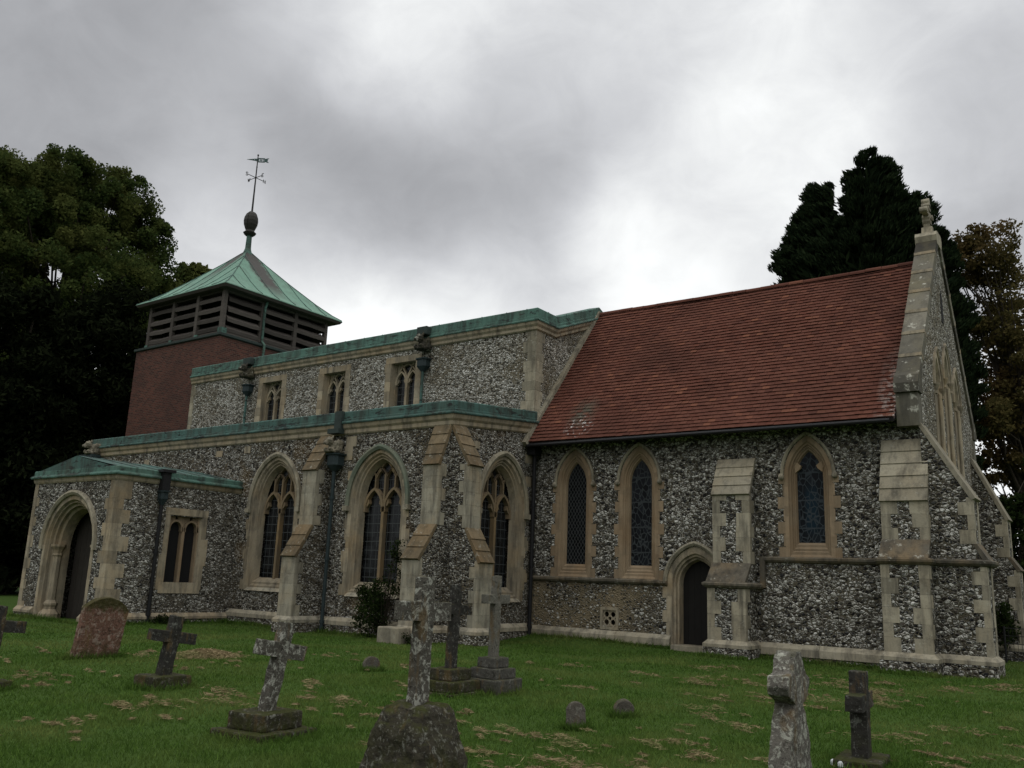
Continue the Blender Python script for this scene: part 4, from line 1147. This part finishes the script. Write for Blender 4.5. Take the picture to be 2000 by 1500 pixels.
# pyramid roof with flared eaves and standing seams
TCX, TCY = -36.42, 26.42
prof = [(3.58, 14.24), (3.56, 14.29), (3.2, 14.52), (2.6, 15.02), (1.6, 15.98), (.7, 16.9), (.14, 17.52)]
tr_ = MB()
tr_.loft([[(TCX + sx * r, TCY + sy * r, z) for sx, sy in ((-1, -1), (1, -1), (1, 1), (-1, 1))] for r, z in prof])
troof = part(tr_, 'tower_roof', 'tower_copper', tower)
sf = MB(); sf.loft([[(TCX + sx * r, TCY + sy * r, z) for sx, sy in ((-1, -1), (1, -1), (1, 1), (-1, 1))] for r, z in ((3.58, 14.23), (3.50, 14.12), (2.6, 14.12))])
part(sf, 'soffit', 'oak', troof)
sm = MB()
def on_slope(face, u, r):
    for (r0, z0), (r1, z1) in zip(prof[1:], prof[2:]):
        if r1 <= r <= r0:
            z = z0 + (z1 - z0) * (r0 - r) / (r0 - r1); break
    else: z = prof[-1][1]
    z += .012
    return {'s': (TCX + u, TCY - r, z), 'e': (TCX + r, TCY + u, z), 'n': (TCX - u, TCY + r, z), 'w': (TCX - r, TCY - u, z)}[face]
for f_ in 'senw':
    for u in (-2.5, -1.5, -.5, .5, 1.5, 2.5):
        rs = [r for r in (3.55, 3.2, 2.6, 1.6, .7) if r > abs(u)] + [max(abs(u), .16)]
        if len(rs) > 1: sm.tube([on_slope(f_, u, r) for r in rs], .02, 4)
for sx, sy in ((-1, -1), (1, -1), (1, 1), (-1, 1)):
    sm.tube([(TCX + sx * r, TCY + sy * r, z + .01) for r, z in prof[1:]], .022, 5)
part(sm, 'seam', 'copper_dark', troof)
tp = MB(); tp.tube([(BX1 + .10, 25.5, 14.1), (BX1 + .08, 25.42, 13.75), (BX1 + .09, 25.42, 12.15), (BX1 + .30, 25.42, 11.95), (BX1 + .22, 25.42, 10.2)], .06, 8); part(tp, 'downpipe', 'copper', tower)
# finial with egg, rod, cardinal arms and banner vane
FX, FY = TCX, TCY
nk = MB(); nk.lathe([(.26, 17.40), (.20, 17.58), (.15, 17.75), (.13, 18.50)], FX, FY, 12); neck = part(nk, 'finial', 'copper', troof)
eg = MB(); eg.lathe([(.20, 18.45), (.28, 18.52), (.33, 18.60), (.24, 18.68), (.22, 18.74), (.27, 18.86), (.34, 19.05), (.365, 19.25), (.34, 19.45), (.27, 19.62), (.16, 19.74), (.06, 19.80)], FX, FY, 20)
for a in range(4):
    t_ = a * math.pi / 2 + .4
    eg.tube([(FX + r * 1.015 * math.cos(t_), FY + r * 1.015 * math.sin(t_), z) for r, z in ((.27, 18.86), (.34, 19.05), (.365, 19.25), (.34, 19.45), (.27, 19.62), (.16, 19.74))], .018, 5)
part(eg, 'egg', 'finial', troof, smooth=False)
ro = MB(); ro.tube([(FX, FY, 19.75), (FX, FY, 22.95)], [.05, .025], 8); ro.ball((FX, FY, 22.98), .05, 8); ro.ball((FX, FY, 22.3), .04, 8); part(ro, 'rod', 'rod', troof)
arm = MB()
for dx, dy, ch in ((1, 0, 'E'), (-1, 0, 'W'), (0, 1, 'N'), (0, -1, 'S')):
    arm.tube([(FX, FY, 21.70), (FX + dx * .48, FY + dy * .48, 21.70)], .018, 6)
    G = {'E': [[(.1, .15), (-.1, .15), (-.1, -.15), (.1, -.15)], [(-.1, 0), (.06, 0)]], 'W': [[(-.14, .15), (-.07, -.15), (0, .08), (.07, -.15), (.14, .15)]],
         'N': [[(-.11, -.15), (-.11, .15), (.11, -.15), (.11, .15)]], 'S': [[(.1, .12), (0, .16), (-.1, .1), (-.07, .02), (.07, -.02), (.1, -.1), (0, -.16), (-.1, -.12)]]}[ch]
    for st_ in G:
        arm.tube([(FX + dx * .56 + (px_ * .6 if dy == 0 else 0), FY + dy * .56 + (px_ * .6 if dx == 0 else 0), 21.70 + pz_ * .6) for px_, pz_ in st_], .02, 5)
part(arm, 'cardinal_arm', 'rod', troof)
vn = MB(); ca, sa = math.cos(R(38)), math.sin(R(38))
out = [(-.95, .02), (-.2, .12), (.0, .13), (.05, .20), (.62, .20), (.66, .13), (.86, .20), (1.0, .20), (.84, .08), (.9, .0), (.84, -.08), (1.0, -.20), (.86, -.20), (.66, -.13), (.62, -.20), (.05, -.20), (0, -.13), (-.2, -.08)]
hl = [[(-.6, .01), (-.5, .04), (-.45, .0)], [(-.35, .0), (-.28, .06), (-.2, .0)], [(.12, -.12), (.12, .12), (.18, .12), (.18, -.12)], [(.25, -.12), (.25, -.02), (.32, -.02), (.32, -.12)], [(.25, .03), (.25, .12), (.32, .12), (.32, .03)], [(.39, -.12), (.39, .12), (.45, .12), (.45, -.12)], [(.51, -.1), (.51, .1), (.56, .1), (.56, -.1)]]
vn.prism([out] + hl, -.012, .012, lambda u, v, dd: (FX + u * .6 * ca - dd * sa, FY + u * .6 * sa + dd * ca, 22.70 + v * .62))
part(vn, 'weathervane', 'vane', troof)

# ------------------------------------------------------------------ gravestones
def cross_shape(mb, w0, w1, th, h, arm_z0, arm_z1, span, z0=0.0, ax='y'):
    """latin cross facing east: tapered shaft, arms along y; one solid outline"""
    aw = w1 / 2
    f = (arm_z0 - z0) / (h - z0); wa = w0 / 2 + (aw - w0 / 2) * f
    g2 = (arm_z1 - z0) / (h - z0); wb = w0 / 2 + (aw - w0 / 2) * g2
    pts = [(-w0 / 2, z0), (-wa, arm_z0), (-span / 2, arm_z0), (-span / 2, arm_z1), (-wb, arm_z1), (-aw, h), (aw, h), (wb, arm_z1), (span / 2, arm_z1), (span / 2, arm_z0), (wa, arm_z0), (w0 / 2, z0)]
    mb.prism([pts], -th / 2, th / 2, lambda u, v, d: (d, u, v))

def finish(o, cuts, amp, sc, bevel=.012, seed=0.):
    bm = bmesh.new(); bm.from_mesh(o.data)
    bmesh.ops.dissolve_limit(bm, angle_limit=.01, verts=bm.verts[:], edges=bm.edges[:])
    bmesh.ops.bevel(bm, geom=bm.edges[:], offset=bevel, segments=2, affect='EDGES', profile=.6)
    bmesh.ops.triangulate(bm, faces=bm.faces[:])
    for _ in range(cuts):
        es = [e for e in bm.edges if e.calc_length() > .035]
        if len(bm.verts) > 60000: break
        bmesh.ops.subdivide_edges(bm, edges=es, cuts=1)
        bmesh.ops.triangulate(bm, faces=bm.faces[:])
    bm.normal_update()
    for v_ in bm.verts:
        p = v_.co * sc + Vector((seed, seed * 1.7, 3.1 + seed))
        v_.co += v_.normal * (mnoise.fractal(p, 1.0, 2.0, 4) * amp)
    bm.to_mesh(o.data); bm.free()
    return o

def gravecross(label, x, y, tilt, steps, crossargs, cm, sm_, group='stone cross grave markers', lean=(0, 0), cuts=4, amp=.008, base_rot=0.0, rough=.010):
    root = empty('grave_cross', (x, y, gz(x, y)), label, 'grave cross', group, base_rot)
    z = -.1; first = True
    for i, (sx, sy, h) in enumerate(steps):
        mb = MB(); zb = z if first else z
        mb.box(-sx / 2, sx / 2, -sy / 2, sy / 2, z, z + h + (.1 if first else 0)); z += h + (.1 if first else 0); first = False
        o = mb.build('step', M[sm_], root); finish(o, cuts, rough, 7, .02, i * 3.1 + x)
    mb = MB(); cross_shape(mb, *crossargs[:2], crossargs[2], crossargs[3] - z, crossargs[4] - z, crossargs[5] - z, crossargs[6], -.06)
    o = mb.build('cross', M[cm], root, loc=(0, 0, z)); finish(o, cuts, amp, 8, .010, x * 2)
    o.rotation_euler = (R(lean[0]), R(lean[1]), 0)
    return root
# crossargs: width at foot, width at head, thickness, top z, arm bottom z, arm top z, arm span
cc = gravecross('large lichen covered cross on a tapering mossy boulder base nearest the middle', -4.9, 5.60, 0, [], (.27, .24, .16, 1.62, 1.27, 1.43, .69), 'grave_brown', 'grave_mossy', lean=(-1, 0))
bpy.data.objects.remove(cc.children[0])
mb = MB(); cross_shape(mb, .165, .145, .10, 1.0, .655, .805, .60, -.12)
o = mb.build('cross', M['grave_lichen'], cc, loc=(0, 0, .62)); finish(o, 5, .006, 8, .008, 2.2); o.rotation_euler = (R(-1), 0, 0)
mb = MB()
lv = [(-.15, .385), (.05, .35), (.2, .315), (.38, .272), (.50, .242), (.57, .215), (.615, .18), (.64, .12)]
mb.loft([[(sx * a, sy * a, z) for sx, sy in ((-1, -.86), (-.86, -1), (.86, -1), (1, -.86), (1, .86), (.86, 1), (-.86, 1), (-1, .86))] for z, a in lv])
mb.f.append(tuple(range(len(mb.v) - 8, len(mb.v))))
o = mb.build('boulder_base', M['grave_mossy'], cc); finish(o, 5, .03, 5.5, .010, 9.)

gravecross('small dark cross leaning right on one mossy block beside the dry grass heap', -11.45, 7.68, 0, [(.50, .58, .17)], (.18, .16, .14, .97, .61, .76, .72), 'grave_dark', 'grave_mossy', lean=(-7, 2))
gravecross('leaning grey cross with blotchy lichen on a broad two step base', -7.62, 6.36, 0, [(.72, .80, .06), (.50, .56, .17)], (.165, .15, .11, 1.12, .76, .91, .66), 'grave_lichen', 'grave_mossy', lean=(-9, 3), base_rot=R(4))
gravecross('slim dark cross on mossy two step plinth behind the boulder cross', -8.52, 10.42, 0, [(.74, .80, .04), (.62, .68, .15), (.43, .47, .16)], (.155, .165, .11, 1.53, 1.11, 1.25, .66), 'grave_dark', 'grave_mossy', lean=(-2.5, 0))
gravecross('tall pale grey cross on three clean squared steps near the corner buttress', -8.25, 11.10, 0, [(.62, .68, .20), (.48, .52, .15), (.33, .36, .15)], (.155, .14, .105, 1.69, 1.28, 1.41, .60), 'grave_grey', 'grave_steps')
gravecross('plain dark grey cross beside the carved lichened headstone at right', -2.56, 9.62, 0, [(.44, .70, .08)], (.22, .20, .16, .89, .53, .68, .74), 'grave_dark', 'grave_mossy', base_rot=R(6))
gravecross('dark cross cut off by the left picture edge', -12.6, 5.82, 0, [(.5, .5, .1)], (.18, .165, .15, 1.05, .71, .86, .74), 'grave_dark', 'grave_mossy', lean=(-3, 0))

# round topped reddish headstone
def headstone(label, x, y, wd, ht, th, m_, shoulder=.12, lean=(0, 0), group=None, amp=.006, cat='headstone', name='headstone', rz=0):
    mb = MB()
    zs = ht - shoulder; n = 14
    r = (wd * wd / 4 + shoulder * shoulder) / (2 * shoulder); a0 = math.asin(min(1, wd / 2 / r))
    top = [(r * math.sin(-a0 + 2 * a0 * i / n), ht - r + r * math.cos(-a0 + 2 * a0 * i / n)) for i in range(n + 1)]
    mb.prism([[(-wd / 2, -.15)] + top + [(wd / 2, -.15)]], -th / 2, th / 2, lambda u, v, d: (d, u, v))
    o = mb.build(name, M[m_], loc=(x, y, gz(x, y))); finish(o, 4, amp, 9, .012, x)
    o.rotation_euler = (R(lean[0]), R(lean[1]), R(rz))
    return tag(o, label, cat, group)
headstone('rounded red sandstone headstone crusted with lichen in front of the porch', -15.62, 9.03, .84, 1.07, .13, 'grave_red', .20, (-4, 6), amp=.010)
headstone('tiny rounded grey marker stone under the shrub, before the aisle', -11.5, 11.85, .30, .25, .10, 'grave_small', .13, group='small rounded marker stones', rz=-25)
headstone('taller of two tiny rounded markers at right, square sided', -5.66, 9.26, .22, .30, .10, 'grave_small', .09, group='small rounded marker stones', rz=-50)
headstone('lower tilted tiny rounded marker, right of the square sided one', -5.78, 10.63, .26, .22, .10, 'grave_small', .11, (0, 8), group='small rounded marker stones', rz=-45)
headstone('low rounded stone cut off at the left picture edge', -12.72, 5.55, .34, .24, .2, 'grave_red', .13, rz=20)

# carved lichened cross-headed stone seen nearly edge on
mb = MB()
pts = [(-.36, -.15), (-.36, .45), (-.32, .62), (-.22, .78), (-.13, .86), (-.20, .88), (-.34, .92), (-.38, .98), (-.36, 1.05), (-.22, 1.07), (-.18, 1.10), (-.13, 1.18), (-.06, 1.22), (.06, 1.22), (.13, 1.17), (.20, 1.10), (.28, 1.06), (.36, 1.03), (.38, .97), (.33, .90), (.20, .87), (.14, .85), (.24, .76), (.33, .62), (.37, .45), (.37, -.15)]
mb.prism([[(a * .82, b) for a, b in pts]], -.075, .075, lambda u, v, d: (d, u, v))
o = mb.build('headstone', M['grave_white'], loc=(-2.26, 6.62, 0)); finish(o, 5, .009, 10, .012, 4.); o.rotation_euler = (R(-2), 0, R(4))
tag(o, 'carved cross headed stone white with lichen, cut off by the bottom edge', 'headstone')
mb = MB(); mb.box(-.07, .07, -.04, .04, 0, .07)
o = mb.build('kerb_stone', M['white'], loc=(-2.70, 9.30, .0), bevel=.02); o.rotation_euler.z = R(-25)
tag(o, 'small white kerb stone beside the plain dark cross at right', 'kerb stone')

# ------------------------------------------------------------------ foliage helpers
def leaf_object(name, C, S, material, parent=None, asp=.6, up=0.0, kind=None, dirs=None, loc=None):
    """one small four-cornered leaf per centre"""
    n = len(C); C = np.asarray(C, float)
    a = nrng.normal(size=(n, 3)) if dirs is None else np.asarray(dirs) + nrng.normal(size=(n, 3)) * .35
    if up: a[:, 2] += up * np.sign(nrng.random(n) - .08)
    a /= np.linalg.norm(a, axis=1)[:, None]
    b = nrng.normal(size=(n, 3)); b -= a * (a * b).sum(1)[:, None]; b /= np.linalg.norm(b, axis=1)[:, None]
    S = np.asarray(S)[:, None]
    V = np.empty((n, 4, 3)); V[:, 0] = C - a * S * .5; V[:, 1] = C + b * S * asp * .5; V[:, 2] = C + a * S * .5; V[:, 3] = C - b * S * asp * .5
    me = bpy.data.meshes.new(name)
    me.vertices.add(n * 4); me.vertices.foreach_set('co', V.reshape(-1))
    me.loops.add(n * 4); me.loops.foreach_set('vertex_index', np.arange(n * 4, dtype=np.int32))
    me.polygons.add(n); me.polygons.foreach_set('loop_start', np.arange(0, n * 4, 4, dtype=np.int32)); me.polygons.foreach_set('loop_total', np.full(n, 4, np.int32))
    me.update(calc_edges=True); me.validate()
    me.materials.append(material)
    o = bpy.data.objects.new(name, me); COL.objects.link(o)
    if parent: o.parent = parent
    return o

def clumps_on(ells, n, inner=.55):
    out = []
    vol = np.array([e[3] * e[4] * e[5] for e in ells]) ** .67; vol = vol / vol.sum()
    for k in nrng.choice(len(ells), n, p=vol):
        cx, cy, cz, rx, ry, rz = ells[k]
        dd = nrng.normal(size=3); dd /= np.linalg.norm(dd)
        r = inner + (1 - inner) * nrng.random() ** .6
        out.append((cx + dd[0] * rx * r, cy + dd[1] * ry * r, cz + dd[2] * rz * r))
    return np.array(out)

def leaves_in(cl, per, rad, flat=.75, minz=None):
    n = len(cl); k = nrng.integers(0, n, n * per)
    dd = nrng.normal(size=(n * per, 3)); dd /= np.linalg.norm(dd, axis=1)[:, None]
    rr = rad[k] if hasattr(rad, '__len__') else rad
    r = (nrng.random(n * per) ** .45) * rr
    P = cl[k] + dd * r[:, None] * np.array([1, 1, flat])
    if minz is not None: P = P[P[:, 2] > minz]
    return P

def ell(px, py, rng_, rx, ry):
    c = at(px, py, rng_); s = (c - CAM).length / F_PX
    return (c.x, c.y, c.z, rx * s, rx * s, ry * s)

def limbs(mb, base, tips, trunk_top, r0, seed=0):
    rg_ = random.Random(seed)
    b = Vector(base); t = Vector(trunk_top)
    pts = [b + (t - b) * f + Vector((rg_.uniform(-.2, .2), rg_.uniform(-.2, .2), 0)) * (1 if 0 < f < 1 else 0) for f in (0, .1, .3, .55, .8, 1)]
    mb.tube(pts, [r0 * 1.35, r0, r0 * .85, r0 * .65, r0 * .4, r0 * .15], 10)
    for tip in tips:
        tip = Vector(tip); f = rg_.uniform(.25, .75); s = b + (t - b) * f
        if s.z > tip.z - .5: s = b + (t - b) * max(.15, f * .5)
        mid = s.lerp(tip, .5) + Vector((rg_.uniform(-.5, .5), rg_.uniform(-.5, .5), rg_.uniform(.2, .9)))
        mb.tube([s, s.lerp(mid, .55), mid, tip], [r0 * .32, r0 * .22, r0 * .14, r0 * .04], 6)

def tree(name, label, cat, group, base, ells, ncl, per, rad, size, mname, trunk_r, nl=40, asp=.6, up=0.0, inner=.55, flat=.75, minz=None, dirs=None, fill=0, topf=.5):
    root = empty(name, base, label, cat, group)
    cl = clumps_on(ells, ncl, inner)
    P = leaves_in(cl, per, nrng.uniform(.65, 1.25, len(cl)) * rad, flat, minz)
    S = nrng.uniform(.6, 1.3, len(P)) * size
    if fill:      # dense inner sprays
        q = clumps_on(ells, fill, .15); ce = np.mean(np.array(ells)[:, :3], axis=0); q = ce + (q - ce) * .92
        P = np.vstack([P, q]); S = np.concatenate([S, np.full(len(q), size * 2.6)])
    dr_ = None
    if dirs == 'up':
        dr_ = np.tile([0, 0, 1.0], (len(P), 1)); ctr = cl.mean(0); o_ = P - ctr; o_[:, 2] = 0; o_ /= (np.linalg.norm(o_, axis=1)[:, None] + 1e-6); dr_ += o_ * .8
    c = leaf_object('crown', P - np.array(base), S, M[mname], root, asp, up, dirs=dr_)
    top = max(e[2] + e[5] * topf for e in ells); ctr = np.mean([[e[0], e[1]] for e in ells], axis=0)
    mb = MB(); idx = nrng.choice(len(cl), min(nl, len(cl)), replace=False)
    limbs(mb, (0, 0, -.2), [Vector(cl[i]) - Vector(base) for i in idx], (float(ctr[0] - base[0]), float(ctr[1] - base[1]), top - base[2]), trunk_r, len(label))
    mb.build('trunk', M['bark'], root)
    return root

# big broadleaf tree behind the porch and tower
tb = at(40, 1100, 66); tb.z = 0
tree('broadleaf_tree', 'tall spreading broadleaf tree with bright sky gaps, behind the tower', 'tree', None, tuple(tb),
     [ell(60, 420, 66, 130, 110), ell(-40, 430, 66, 120, 120), ell(120, 400, 67, 90, 95), ell(200, 430, 68, 85, 105), ell(255, 480, 68, 66, 95), ell(285, 440, 68, 30, 55), ell(225, 375, 68, 40, 45), ell(305, 520, 67, 32, 42), ell(130, 360, 67, 60, 55), ell(30, 350, 66, 70, 50), ell(110, 560, 64, 160, 130), ell(-60, 520, 64, 150, 190), ell(275, 590, 66, 68, 85), ell(150, 700, 66, 150, 120), ell(-20, 760, 66, 140, 150)],
     850, 300, .80, .24, 'leaf_broad', .6, 60, .62, inner=.3, flat=.9)
tb2 = at(345, 1120, 72); tb2.z = 0
tree('broadleaf_tree', 'young yellow green tree peeping over the tower eaves', 'tree', None, tuple(tb2),
     [ell(372, 548, 72, 18, 30), ell(330, 610, 72, 46, 60)], 40, 260, .9, .4, 'leaf_broad', .3, 20, .62)
# dark yews between
for px, rg2, e, lb in ((170, 56, [(170, 800, 125, 230), (235, 720, 70, 150), (120, 950, 140, 230), (200, 1040, 110, 150)], 'black green yew standing tight against the brick tower'),
                   (-10, 52, [(0, 800, 120, 260), (-60, 900, 130, 260), (30, 1020, 110, 170)], 'black green yew at the left picture edge beside the porch')):
    b = at(px, 1120, rg2); b.z = 0
    tree('yew_tree', lb, 'yew', 'dark yews west of the church', tuple(b), [ell(a[0], a[1], rg2, a[2], a[3]) for a in e], 230, 420, 1.25, .42, 'leaf_yew', .6, 10, .35, inner=.3, minz=.05)
# cypress behind the chancel
b = at(1690, 1150, 41); b.z = 0
tree('cypress_tree', 'dense dark cypress with two pointed lobes rising behind the chancel roof', 'cypress', None, tuple(b),
     [ell(*e[:2], 41, *e[2:]) for e in ((1703, 385, 44, 90), (1710, 430, 58, 110), (1718, 500, 78, 130), (1712, 570, 92, 160), (1715, 740, 150, 220), (1604, 405, 22, 62), (1594, 450, 34, 85), (1582, 505, 46, 100), (1572, 590, 62, 140), (1590, 720, 82, 170), (1640, 560, 50, 90), (1795, 440, 26, 60), (1812, 560, 48, 150), (1842, 720, 58, 250))],
     1700, 210, .34, .27, 'leaf_cypress', .5, 20, .24, inner=.84, dirs='up', fill=22000)
# autumn chestnut
b = at(2060, 1180, 47); b.z = 0
tree('chestnut_tree', 'browning horse chestnut with open branches right of the east gable', 'tree', None, tuple(b),
     [ell(1915, 500, 46, 62, 75), ell(1925, 505, 46, 50, 60), ell(1880, 560, 46, 60, 110), ell(1960, 640, 47, 75, 90), ell(1930, 740, 46, 80, 110), ell(2040, 700, 48, 110, 160), ell(1960, 840, 46, 90, 90), ell(2060, 900, 48, 120, 140), ell(1915, 880, 46, 50, 80)],
     400, 125, .55, .19, 'leaf_chestnut', .34, 120, .6, inner=.25, topf=-.6)
b = at(1995, 1130, 36); b.z = 0
tree('holly_bush', 'dark evergreen bush beyond the north east buttress', 'bush', None, tuple(b),
     [ell(2000, 1090, 36, 60, 110), ell(2040, 1050, 37, 70, 130), ell(1985, 1180, 35, 55, 90)], 90, 260, .5, .2, 'leaf_shrub', .15, 12, .5, minz=.02)

# shrub trained up beside the aisle window
def shrub(label, base, blobs, n, per, rad, size, group=None, name='shrub', stems=12):
    root = empty(name, base, label, 'shrub', group)
    cl = clumps_on(blobs, n, .2)
    P = leaves_in(cl, per, rad, .9, .02) - np.array(base)
    leaf_object('foliage', P, nrng.uniform(.6, 1.3, len(P)) * size, M['leaf_shrub'], root, .55)
    mb = MB()
    for i in range(stems):
        tip = Vector(cl[rng.randrange(len(cl))]) - Vector(base); mid = tip * .5 + Vector((rng.uniform(-.1, .1), rng.uniform(-.1, .1), .1))
        mb.tube([(0, 0, -.05), mid, tip * 1.08], [.016, .010, .004], 5)
    mb.build('stem', M['bark'], root)
    return root
shrub('straggly dark rose bush growing up the aisle wall below its green hooded window', (-16.72, 17.5, .0),
      [(-16.95, 17.4, .62, .62, .38, .62), (-16.7, 17.4, 1.15, .42, .3, .4), (-16.42, 17.6, 2.0, .14, .2, .75), (-17.35, 17.6, 1.2, .3, .2, .3)], 95, 55, .18, .07, stems=34)
shrub('low weeds at the foot of the porch downpipe', (-23.6, 15.6, .0), [(-23.62, 15.75, .12, .16, .5, .14)], 16, 60, .12, .06, name='weed_clump', stems=6)
shrub('ivy patch on the far east buttress', (-3.6, 28.3, .3), [(-3.55, 28.2, .9, .3, .3, .6)], 24, 60, .2, .09, name='ivy_patch', stems=6)
shrub('small weeds at the foot of the corner buttress plinth', (-14.9, 16.75, 0), [(-14.85, 16.8, .18, .4, .2, .18)], 16, 50, .12, .06, name='weed_clump', stems=6)
# wire fence at far right
fn = empty('wire_fence', (-1.9, 27.5, 0), 'low dark wire fence beyond the east end', 'fence')
mb = MB()
for i in range(6): mb.tube([(-1.6 + i * .9, 0, -.1), (-1.6 + i * .9, 0, .95)], .025, 6)
mb.build('post', M['black_iron'], fn)
mb = MB()
for z in (.1, .3, .5, .7, .9): mb.tube([(-1.6, 0, z), (2.9, 0, z)], .008, 4)
for i in range(45): mb.tube([(-1.6 + i * .1, 0, .05), (-1.6 + i * .1, 0, .9)], .005, 4)
mb.build('wire_mesh', M['black_iron'], fn)

# ------------------------------------------------------------------ lawn
def in_view(n, dmin, dmax, pw):
    """random ground points spread over the churchyard in front of the camera, denser nearby"""
    u = nrng.random(n); dist = dmin * (dmax / dmin) ** u if pw == 0 else dmin + (dmax - dmin) * u ** pw
    ang = nrng.uniform(R(-78), R(16), n)
    return np.stack([dist * np.sin(ang), dist * np.cos(ang)], 1)
def outside(P):
    x, y = P[:, 0], P[:, 1]
    bad = ((x > -15.2) & (x < -4.1) & (y > 21.88)) | ((x < -15) & (x > -33.4) & (y > 17.93)) | ((x > -28.6) & (x < -23.75) & (y > 13.7)) | ((x < -33) & (y > 23))
    return P[~bad]
P = outside(in_view(540000, 4.6, 34, 0))
# uncut tufts round the stones and along the wall feet
TUFT = [P]; TALL = [np.ones(len(P))]
def ring(cx, cy, rx, ry, k):
    t_ = nrng.uniform(0, 2 * math.pi, k); q = 1 + np.abs(nrng.normal(size=k)) * .22
    TUFT.append(np.column_stack([cx + np.cos(t_) * rx * q, cy + np.sin(t_) * ry * q])); TALL.append(nrng.uniform(1.2, 2.6, k))
for (cx, cy, rx, ry) in ((-4.9, 5.6, .44, .44), (-11.45, 7.68, .3, .34), (-7.62, 6.36, .42, .46), (-8.52, 10.42, .42, .46), (-8.25, 11.1, .36, .4), (-2.56, 9.62, .27, .4), (-12.6, 5.82, .3, .3), (-15.62, 9.03, .12, .46), (-11.5, 11.85, .14, .17), (-5.66, 9.26, .12, .14), (-5.78, 10.63, .12, .16), (-2.26, 6.62, .13, .36)):
    ring(cx, cy, rx, ry, 900)
def strip(x0, y0, x1, y1, k):
    t_ = nrng.random(k); o_ = np.abs(nrng.normal(size=k)) * .10; L_ = math.hypot(x1 - x0, y1 - y0)
    TUFT.append(np.column_stack([x0 + (x1 - x0) * t_ + o_ * (y1 - y0) / L_, y0 + (y1 - y0) * t_ - o_ * (x1 - x0) / L_])); TALL.append(nrng.uniform(1.0, 3.2, k))
for sg_ in ((-15, 21.86, -10.5, 21.86), (-8.1, 21.86, -5.2, 21.86), (-5.2, 21.05, -3.9, 21.05), (-3.9, 21.9, -2.9, 21.9), (-23.8, 17.9, -20.4, 17.9), (-19.5, 17.9, -15.8, 17.9), (-23.75, 13.7, -23.75, 17.9), (-28.6, 13.66, -23.7, 13.66), (-9.3, 21.0, -8.1, 21.0)):
    strip(*sg_, 1500)
P = np.vstack(TUFT); TALL = np.concatenate(TALL)
n = len(P)
gzv = np.array([gz(x, y) for x, y in P])
dist = np.hypot(P[:, 0], P[:, 1])
ht = nrng.uniform(.022, .062, n) * (1 + .25 * np.sin(P[:, 0] * 1.7) * np.sin(P[:, 1] * 1.3)) * TALL
wd = nrng.uniform(.0035, .0065, n) * np.clip(dist / 9, .8, 2.4)
ang = nrng.uniform(0, 2 * math.pi, n); ln = nrng.normal(size=(n, 2)) * .5
V = np.empty((n, 3, 3)); base = np.column_stack([P, gzv - .004])
side = np.column_stack([np.cos(ang) * wd, np.sin(ang) * wd, np.zeros(n)])
V[:, 0] = base - side; V[:, 1] = base + side; V[:, 2] = base + np.column_stack([ln * ht[:, None], ht])
me = bpy.data.meshes.new('grass'); me.vertices.add(n * 3); me.vertices.foreach_set('co', V.reshape(-1))
me.loops.add(n * 3); me.loops.foreach_set('vertex_index', np.arange(n * 3, dtype=np.int32))
me.polygons.add(n); me.polygons.foreach_set('loop_start', np.arange(0, n * 3, 3, dtype=np.int32)); me.polygons.foreach_set('loop_total', np.full(n, 3, np.int32))
me.update(calc_edges=True); me.materials.append(M['blade'])
o = bpy.data.objects.new('grass', me); COL.objects.link(o)
tag(o, 'short mown green lawn of the churchyard', 'grass', kind='stuff')

# dry clippings lying in small windrows
C = []; S = []
HE = in_view(1500, 5.5, 20, .95)
HE = outside(HE[np.array([mnoise.noise(Vector((x * .45, y * .45, 5.5))) + rng.uniform(-.35, .35) > 0 for x, y in HE])])
for hx, hy in HE:
    r = rng.choice((.025, .035, .05, .07, .07, .1, .15, .22)) * rng.choice((.7, 1, 1, 1.3)) ; k = int(20 + r * 520 * rng.uniform(.3, 1.4)); th = R(rng.uniform(-50, 10)); el = rng.uniform(1.2, 4.0)
    a = nrng.normal(size=(k, 2)) * .5; q = np.stack([a[:, 0] * r * el * .6, a[:, 1] * r * .45], 1)
    xx = hx + q[:, 0] * math.cos(th) - q[:, 1] * math.sin(th); yy = hy + q[:, 0] * math.sin(th) + q[:, 1] * math.cos(th)
    hgt = np.exp(-(a ** 2).sum(1) * 1.2) * r * .30
    zz = gz(hx, hy) + .035 + hgt * nrng.random(k)
    C.append(np.column_stack([xx, yy, zz])); S.append(nrng.uniform(.035, .11, k))
C = np.vstack(C); S = np.concatenate(S)
dd_ = nrng.normal(size=(len(C), 3)); dd_[:, 2] *= .15
o = leaf_object('dry_grass_clippings', C, S, M['straw'], None, .10, dirs=dd_ * 3)
tag(o, 'scattered brown clumps of dry mown grass on the lawn', 'grass clippings', kind='stuff')
# one big heap
k = 5200; a = nrng.normal(size=(k, 2)) * .5
hp_ = np.column_stack([a[:, 0] * .55, a[:, 1] * .55, np.exp(-(a ** 2).sum(1) * 1.1) * .13 * nrng.random(k) + .02])
dd_ = nrng.normal(size=(k, 3)); dd_[:, 2] *= .2
o = leaf_object('grass_heap', hp_, nrng.uniform(.05, .13, k), M['straw'], None, .12, dirs=dd_ * 3)
o.location = (-15.1, 11.0, gz(-15.1, 11.0)); tag(o, 'flat heap of dry grass between the red headstone and the aisle', 'grass heap')
